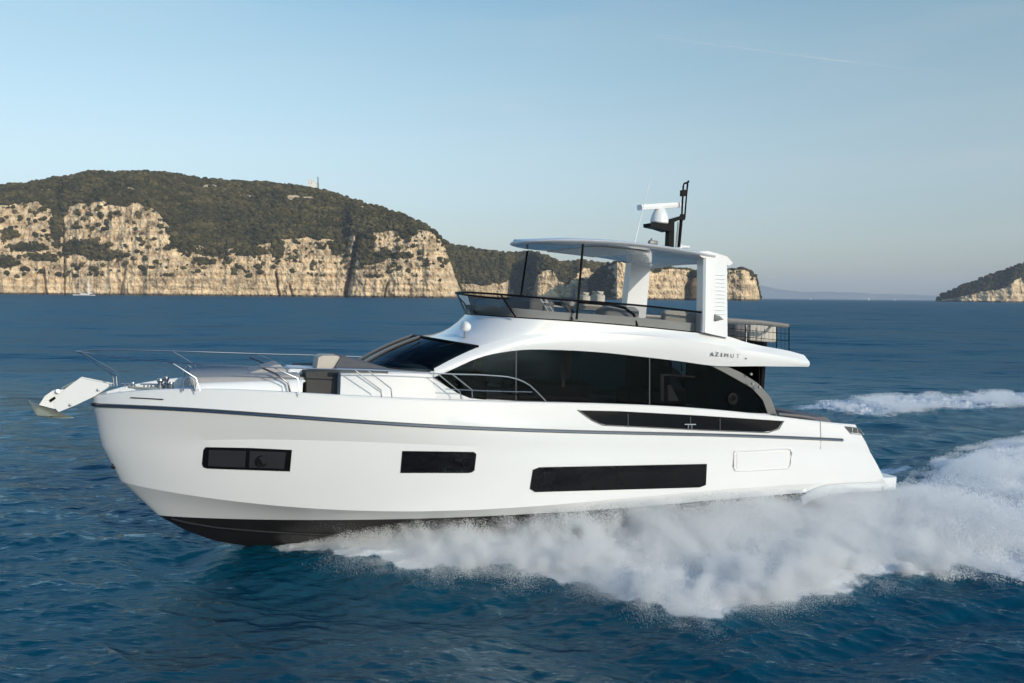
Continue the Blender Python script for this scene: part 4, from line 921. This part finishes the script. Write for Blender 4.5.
# ================================================================== LAND
def trace(tr, u): tr = np.array(tr, float); return np.interp(u, tr[:, 0], tr[:, 1])
def rock_material():
    m = bpy.data.materials.new('cliff_rock'); m.use_nodes = True; n = m.node_tree; p = n.nodes['Principled BSDF']; L_ = n.links.new; N = lambda t: n.nodes.new(t)
    geo = N('ShaderNodeNewGeometry'); mp = N('ShaderNodeMapping'); mp.inputs['Scale'].default_value = (1, 1, .8); L_(geo.outputs['Position'], mp.inputs[0])
    a = N('ShaderNodeTexNoise'); a.inputs['Scale'].default_value = .05; a.inputs['Detail'].default_value = 8; a.inputs['Roughness'].default_value = .65; L_(mp.outputs[0], a.inputs['Vector'])
    r = N('ShaderNodeValToRGB'); e = r.color_ramp.elements; e[0].position = .30; e[0].color = (.16, .11, .07, 1); e[1].position = .66; e[1].color = (.84, .655, .42, 1)
    e.new(.44).color = (.52, .385, .235, 1); e.new(.54).color = (.76, .575, .36, 1)
    L_(a.outputs['Fac'], r.inputs[0])
    # strata
    mp2 = N('ShaderNodeMapping'); mp2.inputs['Scale'].default_value = (.004, .004, .12); mp2.inputs['Rotation'].default_value = (0, .06, 0); L_(geo.outputs['Position'], mp2.inputs[0])
    s = N('ShaderNodeTexNoise'); s.inputs['Scale'].default_value = 1; s.inputs['Detail'].default_value = 6; L_(mp2.outputs[0], s.inputs['Vector'])
    mr = N('ShaderNodeMapRange'); mr.inputs[1].default_value = .35; mr.inputs[2].default_value = .65; mr.inputs[3].default_value = .72; mr.inputs[4].default_value = 1.12; L_(s.outputs['Fac'], mr.inputs[0])
    mu = N('ShaderNodeMix'); mu.data_type = 'RGBA'; mu.blend_type = 'MULTIPLY'; mu.inputs[0].default_value = 1; L_(r.outputs[0], mu.inputs[6]); L_(mr.outputs[0], mu.inputs[7])
    # wet tide band, scrub soil
    at = N('ShaderNodeAttribute'); at.attribute_name = 'veg'
    mv = N('ShaderNodeMix'); mv.data_type = 'RGBA'; mv.inputs[7].default_value = (.055, .055, .026, 1); L_(at.outputs['Fac'], mv.inputs[0]); L_(mu.outputs[2], mv.inputs[6])
    sx = N('ShaderNodeSeparateXYZ'); L_(geo.outputs['Position'], sx.inputs[0]); mz = N('ShaderNodeMapRange'); mz.inputs[1].default_value = 2.5; mz.inputs[2].default_value = 5.5; mz.inputs[3].default_value = 1; mz.inputs[4].default_value = 0; L_(sx.outputs['Z'], mz.inputs[0])
    mw = N('ShaderNodeMix'); mw.data_type = 'RGBA'; mw.inputs[7].default_value = (.13, .10, .065, 1); L_(mz.outputs[0], mw.inputs[0]); L_(mv.outputs[2], mw.inputs[6])
    L_(mw.outputs[2], p.inputs['Base Color']); p.inputs['Roughness'].default_value = .95; p.inputs['Specular IOR Level'].default_value = .1
    b = N('ShaderNodeBump'); b.inputs['Strength'].default_value = .8; b.inputs['Distance'].default_value = 5; L_(a.outputs['Fac'], b.inputs['Height']); L_(b.outputs[0], p.inputs['Normal'])
    return m
M['rock'] = rock_material()
mf = bpy.data.materials.new('scrub_foliage'); mf.use_nodes = True; n = mf.node_tree; p = n.nodes['Principled BSDF']; p.inputs['Roughness'].default_value = .9; p.inputs['Specular IOR Level'].default_value = .1
at = n.nodes.new('ShaderNodeAttribute'); at.attribute_name = 'tone'; r = n.nodes.new('ShaderNodeValToRGB'); e = r.color_ramp.elements
e[0].color = (.027, .025, .010, 1); e[1].color = (.145, .112, .045, 1); e.new(.5).color = (.064, .054, .021, 1)
n.links.new(at.outputs['Fac'], r.inputs[0]); n.links.new(r.outputs[0], p.inputs['Base Color']); M['scrub'] = mf
def ico():
    t = (1+5**.5)/2; v = np.array([(-1, t, 0), (1, t, 0), (-1, -t, 0), (1, -t, 0), (0, -1, t), (0, 1, t), (0, -1, -t), (0, 1, -t), (t, 0, -1), (t, 0, 1), (-t, 0, -1), (-t, 0, 1)], float)
    f = [(0, 11, 5), (0, 5, 1), (0, 1, 7), (0, 7, 10), (0, 10, 11), (1, 5, 9), (5, 11, 4), (11, 10, 2), (10, 7, 6), (7, 1, 8), (3, 9, 4), (3, 4, 2), (3, 2, 6), (3, 6, 8), (3, 8, 9), (4, 9, 5), (2, 4, 11), (6, 2, 10), (8, 6, 7), (9, 8, 1)]
    v = list(v/np.linalg.norm(v[0])); mid = {}; F2 = []
    def md(a, b_):
        k = (min(a, b_), max(a, b_))
        if k not in mid: q = v[a]+v[b_]; v.append(q/np.linalg.norm(q)); mid[k] = len(v)-1
        return mid[k]
    for a, b_, c in f: x_, y_, z_ = md(a, b_), md(b_, c), md(c, a); F2 += [(a, x_, z_), (b_, y_, x_), (c, z_, y_), (x_, y_, z_)]
    return np.array(v), np.array(F2)
ICO, ICF = ico()
def headland(name, sky_, top_, dist_, u0, u1, ncol, seed, patches=(), bare=(), rough=1.0, lean=.22, fissures=(), vegx=0.0):
    """sky_: skyline height, top_: upper edge of bare cliff, dist_: distance of the water line - all against image column"""
    g = np.random.default_rng(seed); u = np.linspace(u0, u1, ncol)
    D = trace(dist_, u); ys, yt = trace(sky_, u)+1.6, trace(top_, u)
    yt = yt+3.0*(fbm(u/9, u*0+seed, 4)-.5)*2; yt = np.maximum(yt, ys+.3)
    NV1, NV2, NV3 = 110, 110, 24
    base = np.zeros((NV1+NV2+NV3, ncol, 3)); veg = np.zeros((NV1+NV2+NV3, ncol)); PX = np.zeros_like(veg); PY = np.zeros_like(veg)
    az = (u-CX)/FPX
    Zt = CAM[2]+(hor(u)-yt)/FPX*D; hc = np.maximum(Zt, 1.0)
    for k in range(NV1):
        v = k/(NV1-1); prof = lean*hc*v**1.6
        dd = D+prof; z = -4+(hc+4)*v
        base[k, :, 0], base[k, :, 1], base[k, :, 2] = az*dd, dd, z
    dT = D+lean*hc
    Zs = CAM[2]+(hor(u)-ys)/FPX*(dT*1.08); run = np.maximum((Zs-hc)*1.9, 8)
    Zs = CAM[2]+(hor(u)-ys)/FPX*(dT+run)
    for k in range(NV2):
        v = (k+1)/NV2; dd = dT+run*v; z = hc+(Zs-hc)*(1-(1-v)**1.35)
        base[NV1+k, :, 0], base[NV1+k, :, 1], base[NV1+k, :, 2] = az*dd, dd, z
    for k in range(NV3):
        v = (k+1)/NV3; dd = dT+run+320*v; base[NV1+NV2+k] = np.stack([az*dd, dd, Zs+(-6-Zs)*v**1.5], -1)
    x, y, z = base[..., 0], base[..., 1], base[..., 2]
    vv = np.linspace(0, 1, NV1)[:, None]*np.ones(ncol)
    # vertical buttresses, blocks and ledges carved into the cliff
    s_ = x+y*.15
    butt = (np.abs(fbm(s_/30, z/260+seed, 4)-.5)*2); blk = fbm(s_/11, z/16+5, 4, .6)-.5; fine = fbm(s_/4.2, z/5.+9, 3, .6)-.5
    ledge = np.abs(((z+9*fbm(s_/60, z/40, 3))/17) % 1-.5)
    disp = rough*(16*(butt-.3)+15*blk+9*fine+7*(ledge-.25))
    wcl = np.ones(len(x)); wcl[:NV1] = 1; wcl = np.concatenate([np.ones(NV1), np.linspace(1, .0, 40), np.zeros(NV2+NV3-40)])[:, None]
    for (fx, fy0, fx1, fy1, wd, dp) in fissures:
        pyv = hor(x/y*FPX+CX)-(z-CAM[2])/y*FPX; pxv = x/y*FPX+CX
        t = np.clip((pyv-fy0)/(fy1-fy0), 0, 1); cxx = fx+(fx1-fx)*t+1.2*(vn2(pyv/4, pyv*0)-.5); inr = sst(fy0-3, fy0+3, pyv)
        disp += dp*np.exp(-((pxv-cxx)/wd)**2)*inr
    dd = disp*wcl; y2 = y+dd; x2 = x*(y2/y)
    hum = (fbm(x/45+3, y/45, 4)-.5)*14*(1-wcl)*np.concatenate([np.ones(NV1+NV2-22), np.linspace(1, .25, 22), np.ones(NV3)])[:, None]
    z2 = z+hum*(1 if True else 0)
    V = np.stack([x2, y2, z2], -1)
    pxv = x2/y2*FPX+CX; pyv = hor(pxv)-(z2-CAM[2])/y2*FPX
    vg = np.zeros_like(z); vg[NV1:] = 1
    nn = fbm(pxv/6, pyv/4+seed, 4, .6)
    for (cx_, cy_, rx, ry) in patches:
        q = ((pxv-cx_)/rx)**2+((pyv-cy_)/ry)**2; vg = np.maximum(vg, (q+2.6*(nn-.5) < 1)*1.0)
    n3 = fbm(pxv/2.6, pyv/2.0+seed, 3, .6); vg = np.maximum(vg, (.55*nn+.45*n3+vegx > .615)*1.0*(z2 > 14)*(pyv < hor(pxv)-12-8*fbm(pxv/20, pxv*0, 2)))
    for (cx_, cy_, rx, ry) in bare:
        q = ((pxv-cx_)/rx)**2+((pyv-cy_)/ry)**2; vg = np.minimum(vg, 1-(q+1.6*(nn-.5) < 1)*1.0)
    vg[z2 < 4] = 0
    o = npmesh(name, V.reshape(-1, 3), gridF(V.shape[0], ncol), M['rock'], {'veg': vg.ravel()}); tag(o, kind='structure')
    return V, vg
def woodland(name, V, vg, n, seed, size, label, tone0=0.0):
    g = np.random.default_rng(seed); a, b_ = V.shape[0], V.shape[1]
    # candidate area weights from quads
    e1 = V[1:, :-1]-V[:-1, :-1]; e2 = V[:-1, 1:]-V[:-1, :-1]; ar = np.linalg.norm(np.cross(e1, e2), axis=-1)*(vg[:-1, :-1] > .5)
    ar[-24:] *= .12
    c = np.cumsum(ar.ravel()); idx = np.searchsorted(c, g.random(n)*c[-1]); i, j = idx//(b_-1), idx % (b_-1)
    s, t = g.random(n)[:, None], g.random(n)[:, None]; P = V[i, j]+e1[i, j]*s+e2[i, j]*t
    r = size[0]+(size[1]-size[0])*g.random(n)**2.5; tone = np.clip(.5+tone0+.9*(fbm(P[:, 0]/50, P[:, 1]/50+P[:, 2]/30, 3)-.5)+g.normal(0, .16, n), 0, 1)
    m = len(ICO); ang = g.random(n)*6.28; ca, sa = np.cos(ang)[:, None], np.sin(ang)[:, None]
    def build(pts, tri, rep):
        D = pts[None]*(1+.45*(g.random((n, len(pts)))-.5))[..., None]*r[:, None, None]*np.array([1, 1, .78])
        X = D[..., 0]*ca-D[..., 1]*sa; Y = D[..., 0]*sa+D[..., 1]*ca
        return np.stack([X+P[:, None, 0], Y+P[:, None, 1], D[..., 2]+P[:, None, 2]+r[:, None]*.35], -1)
    W_ = build(ICO, ICF, n); F = (ICF[None]+(np.arange(n)*m)[:, None, None]).reshape(-1, 3)
    o = npmesh(name, W_.reshape(-1, 3), F, M['scrub'], {'tone': np.clip(np.repeat(tone, m)+g.normal(0, .08, n*m), 0, 1)}, smooth=False); tag(o, label, None, None, 'stuff'); return o
MAIN_SKY = [(-260, 215), (-150, 200), (-60, 190), (0, 185.5), (25, 184.5), (50, 180), (80, 175), (96, 171.5), (115, 173), (150, 172.5), (175, 174), (200, 179), (230, 181.5), (270, 183), (300, 187), (330, 192), (350, 199), (375, 206), (400, 214), (422, 224), (436, 233), (444, 243), (452, 262), (458, 281), (463, 293)]
MAIN_TOP = [(-260, 235), (-60, 220), (0, 206), (40, 201), (56, 210), (60, 224), (68, 206), (100, 202), (140, 201), (160, 212), (170, 226), (178, 240), (190, 243), (215, 250), (250, 250), (270, 243), (290, 238), (320, 238), (340, 241), (352, 236), (368, 232), (400, 229), (420, 229), (436, 234), (444, 246), (452, 266), (458, 284), (463, 294)]
V1, g1v = headland('headland_cliffs', MAIN_SKY, MAIN_TOP, [(-260, 1850), (0, 2000), (60, 2030), (160, 1980), (280, 2020), (345, 2030), (356, 1990), (430, 1960), (450, 1990), (463, 2060)], -260, 463, 1500, 3,
    patches=[(58, 226, 6, 20), (28, 248, 17, 4), (45, 258, 16, 3), (86, 248, 20, 7), (105, 256, 20, 5), (10, 235, 7, 6), (5, 262, 14, 6), (185, 240, 14, 12), (212, 251, 14, 5), (205, 262, 9, 3), (250, 251, 15, 5), (278, 246, 6, 16), (340, 246, 10, 8), (365, 240, 9, 16), (372, 258, 13, 7), (398, 256, 14, 4), (408, 233, 12, 5), (120, 202, 12, 5)],
    bare=[(130, 190, 5, 1.6), (48, 191, 6, 1.2), (212, 187, 8, 1.6), (248, 197, 10, 1.1), (292, 198, 8, 2.4), (309, 199, 7, 1.6), (340, 202, 5, 1.3), (362, 208, 5, 1)],
    fissures=[(358, 236, 346, 294, 2.2, 55), (44, 268, 47, 293, .8, 22), (126, 270, 121, 293, .8, 18), (276, 272, 279, 295, .9, 30), (388, 282, 384, 296, .8, 22), (290, 285, 292, 295, 1.0, 25), (64, 212, 65, 232, .8, 20)])
woodland('headland_scrub', V1, g1v, 26000, 5, (1.7, 7.5), 'dark olive scrub and low trees covering the long headland on the left')
V2, g2v = headland('low_headland_cliffs', [(425, 236), (440, 239), (455, 244.5), (480, 249), (500, 252.5), (530, 251), (545, 255), (560, 262), (580, 260), (600, 262), (640, 266), (680, 272)],
    [(425, 280), (460, 284), (480, 285), (500, 284), (508, 280), (534, 287), (536, 276), (542, 271), (553, 272), (558, 281), (568, 285), (578, 270), (590, 268), (600, 280), (640, 290), (680, 292)],
    [(425, 2330), (470, 2290), (505, 2300), (512, 2420), (531, 2430), (537, 2240), (560, 2230), (575, 2280), (590, 2330), (640, 2400), (680, 2450)], 425, 680, 620, 9,
    patches=[(520, 283, 11, 14)], rough=.8, vegx=-.05)
woodland('low_headland_scrub', V2, g2v, 7000, 6, (2.6, 7.5), 'olive woodland on the lower headland seen under the hardtop', .05)
V3, g3v = headland('point_cliffs', [(580, 297), (584, 284), (591, 275), (599, 268), (607, 262.5), (616, 260.5), (625, 260), (640, 268), (655, 268), (670, 266.5), (690, 268.5), (700, 272), (715, 270), (735, 266.5), (740, 266), (746, 268), (754, 275), (757, 286), (759.5, 297)],
    [(580, 298), (584, 288), (591, 280), (599, 273), (607, 268), (616, 264), (625, 262), (640, 269), (655, 269), (670, 267), (690, 269), (700, 273), (715, 271), (735, 269), (740, 268.5), (746, 270), (754, 276), (757, 287), (759.5, 297.3)],
    [(580, 2420), (616, 1960), (625, 1960), (640, 2060), (684, 2090), (690, 2130), (698, 2080), (740, 2040), (759.5, 2100)], 580, 759.5, 680, 12,
    patches=[(594, 284, 20, 22), (655, 270, 5, 2.5), (692, 275, 6, 3), (742, 268, 6, 1.8), (752, 274, 3, 3)], rough=.75, lean=.15, fissures=[(686, 284, 686, 299, 2.4, 60), (692, 268, 688, 285, 2, 14), (704, 274, 702, 298, .8, 15)], vegx=-.07)
woodland('point_scrub', V3, g3v, 2600, 8, (2.2, 5.5), 'thin dark bushes along the top of the rocky point')
V4, g4v = headland('islet_cliffs', [(934, 299.5), (938, 295), (950, 290), (965, 284), (980, 277.5), (1000, 270), (1024, 261), (1060, 247), (1110, 232), (1180, 222), (1260, 240), (1300, 290)],
    [(934, 300), (950, 299), (958, 295.5), (970, 294), (985, 292.5), (1000, 289.5), (1012, 281), (1019, 279), (1024, 288), (1060, 284), (1110, 280), (1180, 280), (1300, 292)],
    [(934, 3000), (957, 2990), (960, 2900), (1010, 2830), (1022, 2850), (1100, 2800), (1300, 2800)], 934, 1300, 700, 15, rough=.7, vegx=-.06)
woodland('islet_scrub', V4, g4v, 9000, 10, (3, 9), 'dark wooded slope of the islet at the right edge', -.25)
# faint far coast
def far_ridge(name, tr, D, seed):
    tr = np.array(tr); u = np.linspace(tr[0, 0], tr[-1, 0], 400); ys = np.interp(u, tr[:, 0], tr[:, 1])-1.2*(fbm(u/12, u*0+seed, 4)-.5)
    rows = []
    for dd, fz in ((0, 0), (400, .55), (900, 1.0), (2500, 0)):
        d = D+dd; z = np.maximum((CAM[2]+(hor(u)-ys)/FPX*d)*fz, -3) if fz else np.full_like(u, -3.); rows.append(np.stack([(u-CX)/FPX*d, np.full_like(u, d), z], -1))
    V = np.array(rows); o = npmesh(name, V.reshape(-1, 3), gridF(4, 400), M['farhill']); tag(o, kind='structure')
M['farhill'] = mat('far_hillside', (.26, .27, .25), .95, var=.3, vscale=.002)
far_ridge('far_hills', [(560, 296), (640, 286), (700, 276), (745, 282), (775, 289), (800, 292), (830, 292), (860, 293), (900, 294.5), (960, 296), (1040, 297), (1200, 300)], 15500, 2)
# ------------------------------------------------------------------ small things far off
def W3(px, py, D): return atdist(px, py, D)
def faraway(name, loc, label, cat, group=None):
    o = empty(name, Matrix.Translation(Vector(loc))); return tag(o, label, cat, group)
def mbw(V, F, loc): q = MB(); q.add([np.asarray(v)-loc for v in V], F); return q
# moored ketch
D = 1500; k = D/FPX; loc = np.array([W3(84, 294, D)[0], D, 0.0])
kt_ = faraway('moored_sailboat', loc, 'small white two-masted sailboat anchored under the cliffs at left', 'sailboat')
hb = MB(); G = []
for u in np.linspace(0, 1, 11):
    X = (-11+22*u)*k*1.0; wv = 2.2*math.sin(math.pi*min(1, .06+u*.9))**.7; zt_ = 1.7+.8*(1-u)**2
    G.append([(X, -wv, zt_), (X, -wv*.8, .6), (X, 0, -.5), (X, wv*.8, .6), (X, wv, zt_), (X, 0, zt_+.1)])
hb.grid(G, close=True); hb.build('hull', 'gel', kt_); MB().box((1*k, 0, 2.5), (4.2*k, 1.2, .7), None, .3).build('cabin', 'plastic', kt_)
for X, hgt in ((-4*k, 26*k), (4.5*k, 17*k)):
    mm = MB().tube([(X, 0, 1.5), (X, 0, hgt)], [.42, .22], 8).build('mast', 'plastic', kt_)
    MB().tube([(X, 0, 3.6), (X+6*k*(1 if hgt > 30 else .8), 0, 3.4)], .38, 8).build('boom', 'fabric_dark' if hgt < 30 else 'plastic', mm)
MB().prism([(4.7*k, 0, 3.6), (4.7*k, 0, 15.5*k), (6.2*k, 0, 6*k), (6.6*k, 0, 3.6)], (0, .15, 0)).build('furled_sail', 'plastic', kt_)
# distant sails
for px, hh_, lab in ((810.5, 2.2, 'tiny pale boat on the horizon nearest the yacht stern, left of the others'), (869, 3.4, 'tiny white sail on the horizon, tallest of the distant boats'), (895, 2.0, 'tiny pale boat on the horizon nearest the wooded islet')):
    D = 5200; k = D/FPX; loc = np.array([W3(px, 297, D)[0], D, 0.]); b_ = faraway('distant_boat', loc, lab, 'sailboat', 'tiny boats on the horizon')
    q = MB(); q.grid([[(X, -wv, 2.2), (X, 0, -.5), (X, wv, 2.2), (X, 0, 2.4)] for X, wv in ((-7, .2), (-3, 2), (4, 2), (7, 1.4))], close=True); q.f += [(0, 1, 2, 3), (15, 14, 13, 12)]; q.build('hull', 'gel', b_)
    MB().prism([(-2, 0, 3), (-1, 0, hh_*k), (4, 0, 3)], (0, .3, 0)).build('sail', 'plastic', b_)
# fort on the ridge
M['fort'] = mat('fort_masonry', (.80, .77, .70), .9, var=.15, vscale=.4)
D = 2330; k = D/FPX; top = W3(312, 188.5, D); ft_ = faraway('hilltop_fort', (top[0], D, top[2]+2), 'pale stone fort building on the ridge of the headland with a lattice mast', 'building')
q = MB(); q.box((-1.0*k, 0, 6.5), (2.6*k, 8, 12)); q.box((2.6*k, 0, 3), (2.6*k, 7, 10.5)); q.build('wall', 'fort', ft_)
q = MB()
for xx in (-3.2, -1.9, -.6, .8): q.box((xx*k, 0, 20), (.35*k, 8, 1.4))
q.build('battlement', 'fort', ft_)
q = MB()
for xx in (-2.2, .2): q.box((xx*k, -8.02, 12), (.22*k, .05, 1.8))
q.build('window', 'black', ft_)
q = MB(); q.tube([(6.0*k, 0, 0), (5.7*k, 0, 11*k)], .7, 4); q.tube([(6.8*k, 0, 0), (5.9*k, 0, 11*k)], .5, 4)
for z in range(4, 28, 4): q.tube([(5.6*k, 0, z), (6.6*k, 0, z+3)], .4, 4)
q.build('lattice_mast', 'darksteel', ft_)
D = 2120; top = W3(107.3, 176, D)
# ------------------------------------------------------------------ air
bx_ = MB(); bx_.box((0, 0, 190), (24000, 20000, 200)) 
bx_.v = [(a, b_, -12.0 if c < 0 else 420.0) for a, b_, c in bx_.v]
mh = bpy.data.materials.new('haze'); mh.use_nodes = True; n = mh.node_tree; n.nodes.clear(); o_ = n.nodes.new('ShaderNodeOutputMaterial'); pv = n.nodes.new('ShaderNodeVolumePrincipled')
pv.inputs['Color'].default_value = (.80, .86, .95, 1); pv.inputs['Density'].default_value = HAZE; pv.inputs['Anisotropy'].default_value = 0.0
n.links.new(pv.outputs[0], o_.inputs['Volume']); M['haze'] = mh
if HAZE > 0:
    hz_ = bx_.build('haze', 'haze', None, 0); tag(hz_, 'thin pale sea haze that fades the far coast', None, None, 'stuff')

# vapour trail high up
mc = bpy.data.materials.new('vapour'); mc.use_nodes = True; n = mc.node_tree; n.nodes.clear(); o_ = n.nodes.new('ShaderNodeOutputMaterial')
t_ = n.nodes.new('ShaderNodeBsdfTransparent'); d_ = n.nodes.new('ShaderNodeBsdfDiffuse'); d_.inputs[0].default_value = (.9, .9, .9, 1); x_ = n.nodes.new('ShaderNodeMixShader')
g_ = n.nodes.new('ShaderNodeNewGeometry'); z_ = n.nodes.new('ShaderNodeTexNoise'); z_.inputs['Scale'].default_value = .0004; z_.inputs['Detail'].default_value = 4; r_2 = n.nodes.new('ShaderNodeMapRange'); r_2.inputs[1].default_value = .40; r_2.inputs[2].default_value = .65; r_2.inputs[3].default_value = .02; r_2.inputs[4].default_value = .11
n.links.new(g_.outputs['Position'], z_.inputs['Vector']); n.links.new(z_.outputs['Fac'], r_2.inputs[0]); n.links.new(r_2.outputs[0], x_.inputs[0]); n.links.new(t_.outputs[0], x_.inputs[1]); n.links.new(d_.outputs[0], x_.inputs[2]); n.links.new(x_.outputs[0], o_.inputs[0])
tag(MB().tube([atdist(px, py, 30000) for px, py in ((653, 36.5), (735, 47), (830, 59.5), (945, 72.5))], [14, 22, 26, 18], 6).build('vapour_trail', mc), 'faint thin white vapour trail across the upper right sky', None, None, 'stuff')
